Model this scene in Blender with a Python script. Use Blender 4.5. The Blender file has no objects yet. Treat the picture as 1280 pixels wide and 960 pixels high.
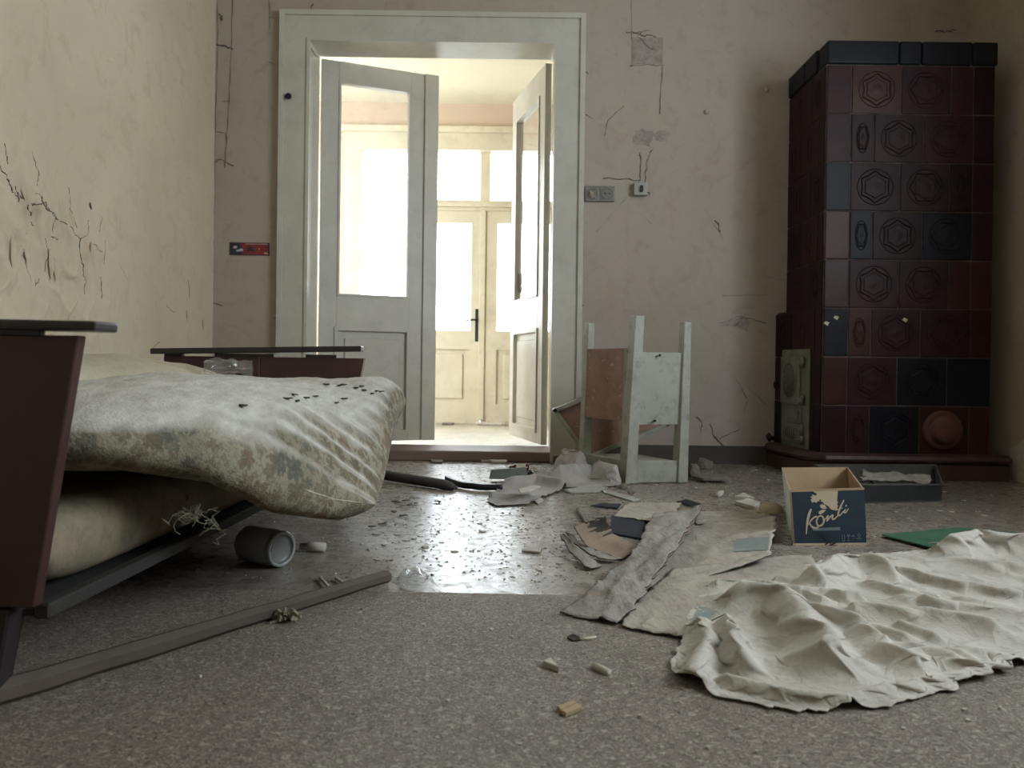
import bpy, bmesh, math, random
import numpy as np
from mathutils import Vector, Matrix
random.seed(7); np.random.seed(7)
SC = bpy.context.scene
COL = SC.collection
# ------------------------------------------------------------------ camera, world, exposure
CAM_H = 0.512; FPX = 960.0; PPY = 462.0
cd = bpy.data.cameras.new('camera'); cam = bpy.data.objects.new('camera', cd); COL.objects.link(cam)
cd.sensor_width = 36; cd.lens = 27.0; cd.shift_y = (PPY - 480) / 1280.0
cd.clip_start = 0.02
RM = Matrix.Rotation(math.radians(90 - 0.3), 3, 'X') @ Matrix.Rotation(math.radians(0.75), 3, 'Z')
cam.matrix_world = Matrix.Translation((0, 0, CAM_H)) @ RM.to_4x4()
cd.dof.use_dof = True; cd.dof.focus_distance = 2.3; cd.dof.aperture_fstop = 5.6
SC.camera = cam
SC.view_settings.view_transform = 'Standard'
try: SC.view_settings.look = 'None'
except Exception: pass
SC.view_settings.exposure = 0.0
SC.view_settings.gamma = 1.0
SC.view_settings.use_curve_mapping = False
w = bpy.data.worlds.new('overcast_sky'); SC.world = w; w.use_nodes = True
w.node_tree.nodes['Background'].inputs['Color'].default_value = (0.84, 0.93, 1.0, 1)
w.node_tree.nodes['Background'].inputs['Strength'].default_value = 16.5
SC.cycles.use_denoising = True
SC.cycles.max_bounces = 10; SC.cycles.diffuse_bounces = 6; SC.cycles.transparent_max_bounces = 12
SC.cycles.sample_clamp_indirect = 12.0
SC.cycles.caustics_reflective = False

def portal(name, x0, x1, y0, y1, z0, z1, rot):
    l = bpy.data.lights.new(name, 'AREA'); l.shape = 'RECTANGLE'
    o = bpy.data.objects.new(name, l); COL.objects.link(o)
    o.location = ((x0+x1)/2, (y0+y1)/2, (z0+z1)/2); o.rotation_euler = rot
    l.size = max(x1-x0, y1-y0); l.size_y = z1-z0
    l.cycles.is_portal = True
H = math.pi/2
# room window (out of frame in the right wall) and the verandah glazing
RW = (0.45, 2.25, 1.05, 2.50)       # right wall window: y0,y1,z0,z1
VL = (5.35, 6.30, 0.95, 2.25)      # verandah end window: y0,y1,z0,z1
portal('portal_right', 2.45, 2.45, RW[0], RW[1], RW[2], RW[3], (H, 0, H))
portal('portal_end', -2.72, -2.72, VL[0], VL[1], VL[2], VL[3], (H, 0, -H))
portal('portal_verandah', -1.45, 1.05, 6.62, 6.62, 0.8, 2.36, (H, 0, 0))
for o in list(bpy.data.objects):
    if o.type == 'LIGHT' and o.name == 'portal_verandah': o.rotation_euler = (-H, 0, 0)
# ------------------------------------------------------------------ measuring helpers: a sight line of the photo meets a plane of the room
def ray(px, py): return RM @ Vector(((px-640)/FPX, -(py-PPY)/FPX, -1))
def F(px, py, z=0.0):
    r = ray(px, py); t = (z-CAM_H)/r.z
    return Vector((r.x*t, r.y*t, z))
def P(px, py, Y):
    r = ray(px, py); t = Y/r.y
    return Vector((r.x*t, Y, CAM_H + r.z*t))
def PXp(px, py, X):
    r = ray(px, py); t = X/r.x
    return Vector((X, r.y*t, CAM_H + r.z*t))
def onplane(px, py, p0, n):
    r = ray(px, py); c = Vector((0, 0, CAM_H)); t = (p0-c).dot(n)/r.dot(n)
    return c + r*t
# ------------------------------------------------------------------ noise
def vn(x, y, seed=0):
    x = np.asarray(x, float); y = np.asarray(y, float)
    xi = np.floor(x).astype(np.int64); yi = np.floor(y).astype(np.int64)
    fx = x-xi; fy = y-yi; fx = fx*fx*(3-2*fx); fy = fy*fy*(3-2*fy)
    def hsh(a, b):
        n = (a*374761393 + b*668265263 + seed*974711) & 0x7fffffff
        n = ((n ^ (n >> 13)) * 1274126177) & 0x7fffffff
        return ((n ^ (n >> 16)) & 0xffff) / 65535.0
    a = hsh(xi, yi); b = hsh(xi+1, yi); c = hsh(xi, yi+1); d = hsh(xi+1, yi+1)
    return (a*(1-fx)+b*fx)*(1-fy)+(c*(1-fx)+d*fx)*fy - 0.5
def fbm(x, y, seed=0, o=4):
    s = 0; a = 1; f = 1
    for i in range(o): s = s + a*vn(np.asarray(x)*f, np.asarray(y)*f, seed+i*17); a *= .5; f *= 2.03
    return s
# ------------------------------------------------------------------ materials
def newmat(name):
    m = bpy.data.materials.new(name); m.use_nodes = True
    return m, m.node_tree, m.node_tree.nodes, m.node_tree.links, m.node_tree.nodes['Principled BSDF']
def nz(nt, scale, detail=4, rough=.55, dist=0, stretch=None, coord='Object', world=False):
    n = nt.nodes.new('ShaderNodeTexNoise'); n.inputs['Scale'].default_value = scale
    n.inputs['Detail'].default_value = detail; n.inputs['Roughness'].default_value = rough; n.inputs['Distortion'].default_value = dist
    if world:
        g = nt.nodes.new('ShaderNodeNewGeometry'); src = g.outputs['Position']
    else:
        t = nt.nodes.new('ShaderNodeTexCoord'); src = t.outputs[coord]
    if stretch:
        mp = nt.nodes.new('ShaderNodeMapping'); mp.inputs['Scale'].default_value = stretch
        nt.links.new(src, mp.inputs['Vector']); src = mp.outputs['Vector']
    nt.links.new(src, n.inputs['Vector'])
    return n.outputs['Fac']
def ramp(nt, fac, stops):
    r = nt.nodes.new('ShaderNodeValToRGB'); e = r.color_ramp.elements
    while len(e) > 1: e.remove(e[-1])
    e[0].position = stops[0][0]; e[0].color = tuple(stops[0][1])+(1,)
    for p, c in stops[1:]:
        k = e.new(p); k.color = tuple(c)+(1,)
    nt.links.new(fac, r.inputs['Fac']); return r.outputs['Color']
def mixc(nt, fac, a, b, mode='MIX'):
    m = nt.nodes.new('ShaderNodeMix'); m.data_type = 'RGBA'; m.blend_type = mode
    for k, v in ((0, fac), (6, a), (7, b)):
        if isinstance(v, (int, float)): m.inputs[k].default_value = v
        elif isinstance(v, tuple): m.inputs[k].default_value = v+(1,) if len(v) == 3 else v
        else: nt.links.new(v, m.inputs[k])
    return m.outputs[2]
def mth(nt, op, a, b=0.0, clamp=False):
    m = nt.nodes.new('ShaderNodeMath'); m.operation = op; m.use_clamp = clamp
    for k, v in ((0, a), (1, b)):
        if isinstance(v, (int, float)): m.inputs[k].default_value = v
        else: nt.links.new(v, m.inputs[k])
    return m.outputs[0]
def bump(nt, bs, h, strength=.3, dist=.01):
    b = nt.nodes.new('ShaderNodeBump'); b.inputs['Strength'].default_value = strength; b.inputs['Distance'].default_value = dist
    nt.links.new(h, b.inputs['Height']); nt.links.new(b.outputs['Normal'], bs.inputs['Normal'])
def g3(c, k): return tuple(min(1, x*k) for x in c)
def pm(name, c, c2=None, scale=8, rough=.7, bmp=.2, bscale=60, stretch=None, spec=.5, metal=0, grime=.0, dist=.004, vary=0.0, speck=None):
    m, nt, N, L, bs = newmat(name)
    c2 = c2 or g3(c, .75)
    col = ramp(nt, nz(nt, scale, 5, .6, .3, stretch), [(.33, c2), (.66, c)])
    if grime: col = mixc(nt, ramp(nt, nz(nt, scale*3.3, 6, .7, .5), [(.5, (0, 0, 0)), (.75, (grime,)*3)]), col, g3(c2, .45))
    if speck:
        col = mixc(nt, ramp(nt, nz(nt, speck[0], 2, .5), [(speck[1], (0, 0, 0)), (speck[1]+.03, (1, 1, 1))]), col, speck[2])
    if vary:
        oi = N.new('ShaderNodeObjectInfo'); hs = N.new('ShaderNodeHueSaturation')
        L.new(mth(nt, 'MULTIPLY_ADD', oi.outputs['Random'], vary), hs.inputs['Value'])
        hs.inputs['Value'].default_value = 1
        mm = hs.inputs['Value'].links[0].from_node; mm.inputs[2].default_value = 1-vary/2
        L.new(col, hs.inputs['Color']); col = hs.outputs['Color']
    L.new(col, bs.inputs['Base Color'])
    bs.inputs['Roughness'].default_value = rough; bs.inputs['Metallic'].default_value = metal
    bs.inputs['Specular IOR Level'].default_value = spec
    if bmp: bump(nt, bs, nz(nt, bscale, 5, .6, 0, stretch), bmp, dist)
    return m
M = {}
M['wood_dark'] = pm('mahogany_veneer', (.070, .028, .024), (.042, .018, .016), 5, .42, .15, 40, (1, 1, .12), grime=.2)
M['cap_dark'] = pm('dark_cap_wood', (.035, .028, .03), (.02, .016, .018), 6, .35, .15, 40, (.15, 1, 1))
M['raw_edge'] = pm('pale_board_edge', (.5, .45, .36), None, 20, .8, .3, 90)
M['base_wood'] = pm('grey_dusty_wood', (.042, .039, .034), (.022, .021, .019), 8, .7, .3, 60, (1, .2, 1))
M['paint'] = pm('old_white_paint', (.60, .588, .515), (.52, .505, .44), 3, .38, .12, 30, grime=.25)
M['paint_ver'] = pm('cream_verandah_paint', (.66, .60, .44), (.57, .50, .36), 3, .45, .12, 30, grime=.3)
M['table_paint'] = pm('pale_green_grey_paint', (.40, .405, .345), (.33, .335, .28), 6, .45, .2, 50, grime=.7)
M['hardboard'] = pm('brown_hardboard', (.37, .22, .165), (.27, .155, .115), 9, .6, .2, 80, grime=.5, speck=(45, .66, (.48, .38, .3)))
M['glaze'] = pm('oxblood_glaze', (.034, .010, .011), (.015, .006, .009), 5, .45, .25, 30, vary=.9, spec=.18, grime=.4)
M['glaze_brown'] = pm('brown_glaze', (.052, .018, .013), (.028, .010, .009), 5, .38, .25, 30, vary=.5, spec=.18, grime=.4)
M['glaze_black'] = pm('black_glaze', (.010, .011, .016), (.006, .006, .010), 5, .45, .2, 30, vary=.3, spec=.18)
M['grout'] = pm('sooty_grout', (.16, .13, .11), (.06, .05, .045), 12, .9, .3, 80)
M['clay'] = pm('red_clay_cap', (.13, .045, .03), (.08, .03, .022), 8, .7, .2, 60)
M['iron'] = pm('grey_green_iron', (.27, .275, .215), (.16, .16, .125), 14, .5, .3, 80, metal=.15, grime=.4)
M['iron_dark'] = pm('dark_iron', (.03, .03, .028), None, 14, .55, .2, 80, metal=.4)
M['cotton'] = pm('dirty_white_cotton', (.56, .535, .475), (.42, .40, .35), 7, .9, .5, 60, grime=.5, dist=.006)
def wrinkled(name, c, c2, g):
    m = pm(name, c, c2, 7, .9, 0, 60, grime=g); nt = m.node_tree; bs = nt.nodes['Principled BSDF']
    a = mth(nt, 'ABSOLUTE', mth(nt, 'SUBTRACT', nz(nt, 9, 3, .5, .8), .5)); b = mth(nt, 'ABSOLUTE', mth(nt, 'SUBTRACT', nz(nt, 32, 3, .5, .8), .5))
    h = mth(nt, 'MULTIPLY_ADD', b, .45); nt.links.new(a, h.node.inputs[2])
    bump(nt, bs, h, .38, .022); return m
M['cotton'] = wrinkled('dirty_white_cotton', (.55, .525, .465), (.42, .395, .34), .6)
M['grey_rag'] = pm('grey_cotton', (.40, .375, .345), (.29, .27, .25), 7, .9, .25, 260, grime=.3, dist=.001)
M['cardb'] = pm('wet_cardboard', (.42, .375, .315), (.33, .29, .24), 9, .85, .45, 70, (1, .3, 1), grime=.75, dist=.008)
M['cardb_grey'] = pm('grey_cardboard', (.37, .345, .30), (.24, .22, .19), 9, .85, .5, 60, (1, .3, 1), grime=.9, dist=.012)
M['cardb_brown'] = pm('brown_cardboard', (.29, .215, .155), (.22, .16, .115), 9, .85, .2, 70)
M['cardb_dark'] = pm('underside_cardboard', (.07, .062, .055), None, 9, .9, .2, 70)
M['kraft'] = pm('kraft_board', (.38, .275, .165), (.32, .225, .135), 12, .85, .12, 90)
M['box_blue'] = pm('dark_blue_print', (.009, .028, .044), (.007, .021, .033), 14, .8, .06, 120)
M['box_white'] = pm('white_print', (.66, .72, .68), (.56, .6, .57), 10, .6, .06, 90, grime=.2)
M['print_tan'] = pm('tan_print', (.50, .41, .29), (.44, .36, .25), 14, .8, .05, 90)
M['print_grey'] = pm('grey_print', (.16, .2, .21), None, 14, .7, .05, 90)
M['print_black'] = pm('black_print', (.012, .014, .016), None, 14, .7, .05, 90)
M['case'] = pm('dark_case_cloth', (.017, .020, .022), (.011, .012, .013), 14, .6, .3, 120)
M['case_in'] = pm('case_lining', (.085, .085, .08), None, 14, .8, .3, 120)
M['green'] = pm('green_rubber_mat', (.065, .17, .10), (.045, .12, .075), 9, .55, .25, 100, grime=.4)
M['thread'] = pm('pale_thread', (.30, .28, .20), None, 30, .9, 0)
M['pole'] = pm('weathered_pole_wood', (.13, .10, .075), (.05, .04, .033), 5, .55, .4, 50, (.3, .3, 1), grime=.3)
M['dark_stick'] = pm('dark_grey_wood', (.06, .055, .052), (.03, .028, .027), 8, .6, .3, 60)
M['rubber'] = pm('black_rubber', (.015, .016, .02), None, 12, .45, .2, 90)
M['plaster'] = pm('white_plaster_chip', (.55, .52, .46), (.42, .39, .33), 20, .85, .3, 120)
M['plaster_dark'] = pm('dirty_chip', (.22, .19, .155), (.13, .11, .09), 20, .9, .3, 120)
M['crumb'] = pm('dark_crumbs', (.085, .065, .05), (.03, .022, .017), 30, .9, 0)
M['crumb_pale'] = pm('pale_crumbs', (.38, .35, .30), (.22, .19, .16), 30, .9, 0)
M['wood_chip'] = pm('raw_wood_chip', (.45, .33, .20), (.33, .23, .14), 30, .8, .2, 90)
M['cup'] = pm('yellowed_plastic', (.55, .48, .33), None, 14, .4, .05, 60)
M['switch'] = pm('switch_plastic', (.42, .41, .36), (.34, .33, .29), 20, .4, .05, 60, grime=.3)
M['socket'] = pm('grey_socket_plastic', (.24, .235, .205), (.19, .185, .165), 20, .45, .05, 60, grime=.3)
M['black'] = pm('black_plastic', (.012, .012, .014), None, 20, .4, .0)
M['navy'] = pm('navy_and_shade', (.009, .012, .020), None, 12, .8, .1, 60)  # also painted as shade for the openings among the cardboard
M['cobweb'] = pm('dusty_cobweb', (.14, .115, .095), None, 40, .95, 0)
M['crack'] = pm('crack_dark', (.10, .085, .06), None, 40, .95, 0)
M['wire'] = pm('painted_wire', (.17, .14, .12), None, 20, .7, 0)
M['stain'] = pm('plaster_patch', (.40, .355, .31), (.28, .245, .21), 25, .9, .3, 60, grime=.6)
M['leaf'] = pm('dry_leaf', (.05, .035, .025), None, 30, .8, 0)
M['brown_glass'] = pm('brown_glass', (.07, .014, .01), None, 6, .15, 0)
M['label'] = pm('paper_label', (.6, .55, .42), (.5, .45, .34), 40, .8, 0)
M['px_red'] = pm('print_red', (.28, .035, .03), (.16, .02, .025), 30, .4, 0)
M['px_blue'] = pm('print_navy', (.03, .035, .07), (.015, .016, .03), 30, .4, 0)
M['px_white'] = pm('print_white', (.55, .55, .53), None, 30, .4, 0)
M['px_yel'] = pm('print_yellow', (.55, .38, .16), None, 30, .4, 0)
M['green_block'] = pm('grey_green_block', (.15, .165, .14), (.10, .11, .095), 14, .7, .2, 80)

M['ground'] = pm('outside_paving', (.33, .32, .29), None, 3, .9, .2, 8)

def wallmat(name, c, c2, stain, ds=.5, world_scale=1.0, blot=.35):
    m, nt, N, L, bs = newmat(name)
    col = ramp(nt, nz(nt, 1.3*world_scale, 5, .6, .4, world=True), [(.32, c2), (.62, c)])
    fine = ramp(nt, nz(nt, 9, 8, .72, .8, world=True), [(.52, (0, 0, 0)), (.74, (ds,)*3)])
    col = mixc(nt, fine, col, stain)
    blo = ramp(nt, nz(nt, 3.1, 6, .6, .9, world=True), [(.56, (0, 0, 0)), (.70, (blot,)*3)])
    col = mixc(nt, blo, col, g3(c2, .85))
    sp = ramp(nt, nz(nt, 70, 3, .5, 0, world=True), [(.70, (0, 0, 0)), (.75, (.6, .6, .6))])
    spm = ramp(nt, nz(nt, 2.2, 4, .6, 0, world=True), [(.5, (0, 0, 0)), (.62, (1, 1, 1))])
    col = mixc(nt, mixc(nt, 1.0, sp, spm, 'MULTIPLY'), col, g3(stain, .4))
    L.new(col, bs.inputs['Base Color']); bs.inputs['Roughness'].default_value = .85
    bs.inputs['Specular IOR Level'].default_value = .25
    bump(nt, bs, nz(nt, 14, 8, .68, .3, world=True), .35, .006)
    return m
M['wall_left'] = wallmat('cream_plaster', (.62, .55, .42), (.56, .48, .36), (.44, .34, .22), .65, blot=.3)
M['wall_back'] = wallmat('pink_beige_plaster', (.445, .39, .335), (.40, .34, .285), (.29, .24, .195), .55, .8, .3)
M['wall_right'] = wallmat('beige_plaster', (.46, .385, .29), (.40, .33, .25), (.28, .22, .16), .5)
M['wall_plain'] = wallmat('room_plaster', (.58, .52, .42), (.52, .46, .37), (.36, .3, .22), .3)
M['ceiling'] = wallmat('whitewash', (.70, .67, .60), (.63, .60, .52), (.5, .45, .36), .3)
M['ver_wall'] = wallmat('peach_plaster', (.62, .49, .37), (.58, .455, .34), (.47, .36, .27), .2)
M['ver_ceiling'] = wallmat('verandah_whitewash', (.74, .70, .55), (.68, .64, .49), (.55, .5, .36), .15)
M['skirt'] = wallmat('grey_skirting_paint', (.105, .09, .08), (.075, .065, .06), (.05, .045, .04), .5)

def floor_far():
    m, nt, N, L, bs = newmat('worn_linoleum')
    col = ramp(nt, nz(nt, 3.0, 6, .65, .5, world=True), [(.3, (.165, .142, .118)), (.5, (.225, .195, .16)), (.7, (.30, .262, .215))])
    dust = ramp(nt, nz(nt, 24, 8, .75, .6, (1, 1.2, 1), world=True), [(.48, (0, 0, 0)), (.66, (.6, .6, .6))])
    col = mixc(nt, dust, col, (.36, .325, .27))
    dk = ramp(nt, nz(nt, 55, 5, .7, .3, world=True), [(.64, (0, 0, 0)), (.70, (.7, .7, .7))])
    col = mixc(nt, dk, col, (.08, .065, .05))
    L.new(col, bs.inputs['Base Color'])
    r = ramp(nt, nz(nt, 24, 8, .75, .6, (1, 1.2, 1), world=True), [(.36, (.20,)*3), (.52, (.30,)*3), (.68, (.6,)*3)])
    L.new(r, bs.inputs['Roughness']); bs.inputs['Specular IOR Level'].default_value = .6
    bump(nt, bs, nz(nt, 70, 8, .7, .2, (1, 1.1, 1), world=True), .16, .003)
    return m
M['floor'] = floor_far()
def fibre():
    m, nt, N, L, bs = newmat('fibreboard')
    col = ramp(nt, nz(nt, 4, 5, .6, .4, world=True), [(.3, (.175, .145, .115)), (.7, (.235, .198, .16))])
    ch = ramp(nt, nz(nt, 105, 3, .65, 1.6, (1, 1.3, 1), world=True), [(.52, (.0, .0, .0)), (.57, (.6, .6, .6)), (.66, (1, 1, 1))])
    dk = ramp(nt, nz(nt, 80, 3, .65, 1.8, (1.4, 1, 1), world=True), [(.38, (.95, .95, .95)), (.46, (0, 0, 0))])
    col = mixc(nt, dk, col, (.075, .062, .05))
    col = mixc(nt, ch, col, (.44, .385, .31))
    wh = ramp(nt, nz(nt, 34, 3, .6, .5, world=True), [(.70, (0, 0, 0)), (.76, (.55, .55, .55))])
    col = mixc(nt, wh, col, (.5, .48, .42))
    L.new(col, bs.inputs['Base Color']); bs.inputs['Roughness'].default_value = .62
    bs.inputs['Specular IOR Level'].default_value = .4
    bump(nt, bs, nz(nt, 105, 4, .7, 1.6, (1, 1.3, 1), world=True), .9, .005)
    return m
M['fibre'] = fibre()
def floral(name, glare_top=True):
    m, nt, N, L, bs = newmat(name)
    t = N.new('ShaderNodeTexCoord')
    def vadd(v, sc_, amt):
        nn = N.new('ShaderNodeTexNoise'); nn.inputs['Scale'].default_value = sc_; nn.inputs['Detail'].default_value = 2
        L.new(v, nn.inputs['Vector']); ad = N.new('ShaderNodeVectorMath'); ad.operation = 'MULTIPLY_ADD'
        L.new(nn.outputs['Color'], ad.inputs[0]); ad.inputs[1].default_value = (amt,)*3; L.new(v, ad.inputs[2]); return ad.outputs[0]
    def flowers(scale, R_, petals, off):
        mp = N.new('ShaderNodeMapping'); mp.inputs['Location'].default_value = (off, off*.7, off*.3); L.new(vadd(t.outputs['Object'], 14, .012), mp.inputs['Vector'])
        v = N.new('ShaderNodeTexVoronoi'); v.inputs['Scale'].default_value = scale; v.inputs['Randomness'].default_value = .75; L.new(mp.outputs[0], v.inputs['Vector'])
        sb = N.new('ShaderNodeVectorMath'); sb.operation = 'SUBTRACT'; L.new(mp.outputs[0], sb.inputs[0]); L.new(v.outputs['Position'], sb.inputs[1])
        sp = N.new('ShaderNodeSeparateXYZ'); L.new(sb.outputs[0], sp.inputs[0])
        r = mth(nt, 'DIVIDE', v.outputs['Distance'], scale)
        an = mth(nt, 'ARCTAN2', sp.outputs['Z'], mth(nt, 'ADD', sp.outputs['X'], sp.outputs['Y']))
        pet = mth(nt, 'MULTIPLY_ADD', mth(nt, 'ABSOLUTE', mth(nt, 'SINE', mth(nt, 'MULTIPLY', an, petals/2))), .45*R_); pet.node.inputs[2].default_value = .62*R_
        q = mth(nt, 'DIVIDE', r, pet)
        m_ = ramp(nt, q, [(.0, (.35,)*3), (.22, (1,)*3), (.40, (.5,)*3), (.62, (.95,)*3), (.93, (.8,)*3), (1.0, (0,)*3)])
        return m_, v.outputs['Color']
    base = ramp(nt, nz(nt, 6, 3, .5), [(.35, (.25, .225, .16)), (.65, (.345, .315, .235))])
    col = base
    tint = ramp(nt, nz(nt, 6, 3, .5, .5), [(.36, (.10, .11, .09)), (.48, (.15, .125, .08)), (.58, (.155, .125, .085)), (.70, (.20, .115, .08))])
    m3, _ = flowers(46, .0085, 3, 2.7); col = mixc(nt, mixc(nt, 1.0, m3, (.7,)*3, 'MULTIPLY'), col, (.17, .15, .10))
    w1 = ramp(nt, nz(nt, 24, 2, .5, 1.5), [(.478, (0, 0, 0)), (.494, (.6, .6, .6)), (.506, (.6, .6, .6)), (.522, (0, 0, 0))])
    col = mixc(nt, w1, col, (.16, .135, .09))
    m1, _ = flowers(30, .017, 5, 0.0); col = mixc(nt, mixc(nt, 1.0, m1, (.78,)*3, 'MULTIPLY'), col, tint)
    m2, _ = flowers(13, .030, 6, 1.3); col = mixc(nt, mixc(nt, 1.0, m2, (.85,)*3, 'MULTIPLY'), col, tint)
    if glare_top:   # pale glare painted into the colour of upward faces
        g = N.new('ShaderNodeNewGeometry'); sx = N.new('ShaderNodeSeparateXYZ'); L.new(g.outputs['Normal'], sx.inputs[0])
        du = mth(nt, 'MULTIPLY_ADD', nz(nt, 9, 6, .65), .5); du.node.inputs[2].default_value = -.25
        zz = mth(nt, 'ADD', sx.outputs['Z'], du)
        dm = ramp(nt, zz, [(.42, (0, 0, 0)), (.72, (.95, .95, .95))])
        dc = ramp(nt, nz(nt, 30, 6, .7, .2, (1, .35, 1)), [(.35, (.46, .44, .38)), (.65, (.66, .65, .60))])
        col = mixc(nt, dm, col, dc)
    L.new(col, bs.inputs['Base Color']); bs.inputs['Roughness'].default_value = .95
    bs.inputs['Specular IOR Level'].default_value = .2
    h = mth(nt, 'ADD', nz(nt, 180, 3, .7), nz(nt, 45, 5, .6, .3, (1, .3, 1)))
    bump(nt, bs, h, .55, .006)
    return m
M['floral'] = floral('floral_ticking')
M['ticking'] = pm('stained_ticking', (.30, .25, .165), (.19, .16, .11), 9, .95, .4, 150, grime=.6, speck=(22, .70, (.18, .07, .04)))
M['ticking_pale'] = pm('woven_cover', (.50, .455, .335), (.40, .36, .26), 8, .95, .5, 120, (1, .4, 1), grime=.2, dist=.005)
def glassmat(name, dirt=.06, dusttop=False):
    m, nt, N, L, bs = newmat(name); N.remove(bs)
    out = [n for n in N if n.type == 'OUTPUT_MATERIAL'][0]
    tr = N.new('ShaderNodeBsdfTransparent'); gl = N.new('ShaderNodeBsdfGlossy'); gl.inputs['Roughness'].default_value = .03
    df = N.new('ShaderNodeBsdfDiffuse'); df.inputs['Color'].default_value = (.7, .7, .66, 1)
    gg = N.new('ShaderNodeNewGeometry'); dt = N.new('ShaderNodeVectorMath'); dt.operation = 'DOT_PRODUCT'
    L.new(gg.outputs['Normal'], dt.inputs[0]); L.new(gg.outputs['Incoming'], dt.inputs[1])
    sch = mth(nt, 'POWER', mth(nt, 'SUBTRACT', 1.0, mth(nt, 'ABSOLUTE', dt.outputs['Value'])), 5.0)
    frv = mth(nt, 'MULTIPLY_ADD', sch, .92); frv.node.inputs[2].default_value = .04
    m1 = N.new('ShaderNodeMixShader'); L.new(frv, m1.inputs[0]); L.new(tr.outputs[0], m1.inputs[1]); L.new(gl.outputs[0], m1.inputs[2])
    m2 = N.new('ShaderNodeMixShader'); L.new(m1.outputs[0], m2.inputs[1]); L.new(df.outputs[0], m2.inputs[2])
    L.new(ramp(nt, nz(nt, 8, 6, .7, .5), [(.35, (dirt*.6,)*3), (.7, (dirt*2.2,)*3)]), m2.inputs[0])
    L.new(m2.outputs[0], out.inputs['Surface'])
    return m
M['glass'] = glassmat('dusty_glass', .05)
M['clear'] = glassmat('window_glass', .01)
M['film'] = glassmat('clear_plastic_film', .09)
# ------------------------------------------------------------------ mesh builders
TOP = []
def base_of(vs):
    a = np.array([tuple(v) for v in vs]); return Vector((float((a[:,0].min()+a[:,0].max())/2), float((a[:,1].min()+a[:,1].max())/2), float(a[:,2].min())))
def tag(o, label=None, cat=None, group=None, kind=None):
    if label: o['label'] = label
    if cat: o['category'] = cat
    if group: o['group'] = group
    if kind: o['kind'] = kind
    return o
def empty(name, loc, label, cat, group=None, kind=None):
    o = bpy.data.objects.new(name, None); COL.objects.link(o); o.location = loc; o.empty_display_size = .05
    o['org'] = tuple(loc); return tag(o, label, cat, group, kind)
def org(o):
    return Vector(o['org'])
def mk(name, vs, fs, mat, parent=None, smooth=False, mats=None, fmi=None):
    og = org(parent) if parent else base_of(vs)
    me = bpy.data.meshes.new(name)
    me.from_pydata([tuple(Vector(v)-og) for v in vs], [], [tuple(int(i) for i in f) for f in fs])
    for m_ in (mats or [mat]): me.materials.append(M[m_] if isinstance(m_, str) else m_)
    if fmi is not None: me.polygons.foreach_set('material_index', [int(i) for i in fmi])
    if smooth: me.polygons.foreach_set('use_smooth', [True]*len(me.polygons))
    me.update()
    bm = bmesh.new(); bm.from_mesh(me); bmesh.ops.recalc_face_normals(bm, faces=bm.faces); bm.to_mesh(me); bm.free()
    o = bpy.data.objects.new(name, me); COL.objects.link(o)
    if parent: o.parent = parent
    else: o.location = og
    o['org'] = tuple(og)
    return o
def bevelit(o, wd=.003, seg=2, smooth=False):
    bm = bmesh.new(); bm.from_mesh(o.data)
    bmesh.ops.bevel(bm, geom=bm.edges[:], offset=wd, segments=seg, profile=.6, affect='EDGES', clamp_overlap=True)
    bm.to_mesh(o.data); bm.free(); return o
HF = [(0,3,2,1),(4,5,6,7),(0,1,5,4),(1,2,6,5),(2,3,7,6),(3,0,4,7)]
def hexa(name, b4, t4, mat, parent=None, bevel=0, seg=1):
    o = mk(name, list(b4)+list(t4), HF, mat, parent)
    if bevel: bevelit(o, bevel, seg)
    return o
def box(name, x0, x1, y0, y1, z0, z1, mat, parent=None, bevel=0, seg=1):
    return hexa(name, [(x0,y0,z0),(x1,y0,z0),(x1,y1,z0),(x0,y1,z0)], [(x0,y0,z1),(x1,y0,z1),(x1,y1,z1),(x0,y1,z1)], mat, parent, bevel, seg)
def boxes(lst):
    vs = []; fs = []
    for (x0,x1,y0,y1,z0,z1) in lst:
        k = len(vs)
        vs += [(x0,y0,z0),(x1,y0,z0),(x1,y1,z0),(x0,y1,z0),(x0,y0,z1),(x1,y0,z1),(x1,y1,z1),(x0,y1,z1)]
        fs += [tuple(i+k for i in f) for f in HF]
    return vs, fs
def frame_box(name, O, U, N_, u0, u1, z0, z1, n0, n1, mat, parent=None, bevel=0):
    """box in a leaf's own frame: O hinge point, U direction along, N_ normal"""
    def q(u, n, z): return O + U*u + N_*n + Vector((0, 0, z))
    return hexa(name, [q(u0,n0,z0),q(u1,n0,z0),q(u1,n1,z0),q(u0,n1,z0)], [q(u0,n0,z1),q(u1,n0,z1),q(u1,n1,z1),q(u0,n1,z1)], mat, parent, bevel)
def tubeg(pts, r, n=8, closed=False, flat=None):
    pts = [Vector(p) for p in pts]; k = len(pts); rs = r if isinstance(r, (list, tuple)) else [r]*k
    vs = []; fs = []; up = Vector((0, 0, 1)); prev = None
    for i, p in enumerate(pts):
        a = pts[(i+1) % k] if (closed or i < k-1) else p; b = pts[i-1] if (closed or i > 0) else p
        t = (a-b).normalized()
        if prev is None:
            x = t.cross(up)
            if x.length < 1e-3: x = t.cross(Vector((1, 0, 0)))
        else: x = prev - t*prev.dot(t)
        x.normalize(); prev = x; y = t.cross(x).normalized()
        for j in range(n):
            an = 2*math.pi*j/n; vs.append(p + x*math.cos(an)*rs[i] + y*math.sin(an)*rs[i])
    m = k if closed else k-1
    for i in range(m):
        for j in range(n):
            a = i*n+j; b = i*n+(j+1) % n; c = ((i+1) % k)*n+(j+1) % n; d = ((i+1) % k)*n+j
            fs.append((a, b, c, d))
    if not closed: fs.append(tuple(range(n-1, -1, -1))); fs.append(tuple((k-1)*n+j for j in range(n)))
    return vs, fs
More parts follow.
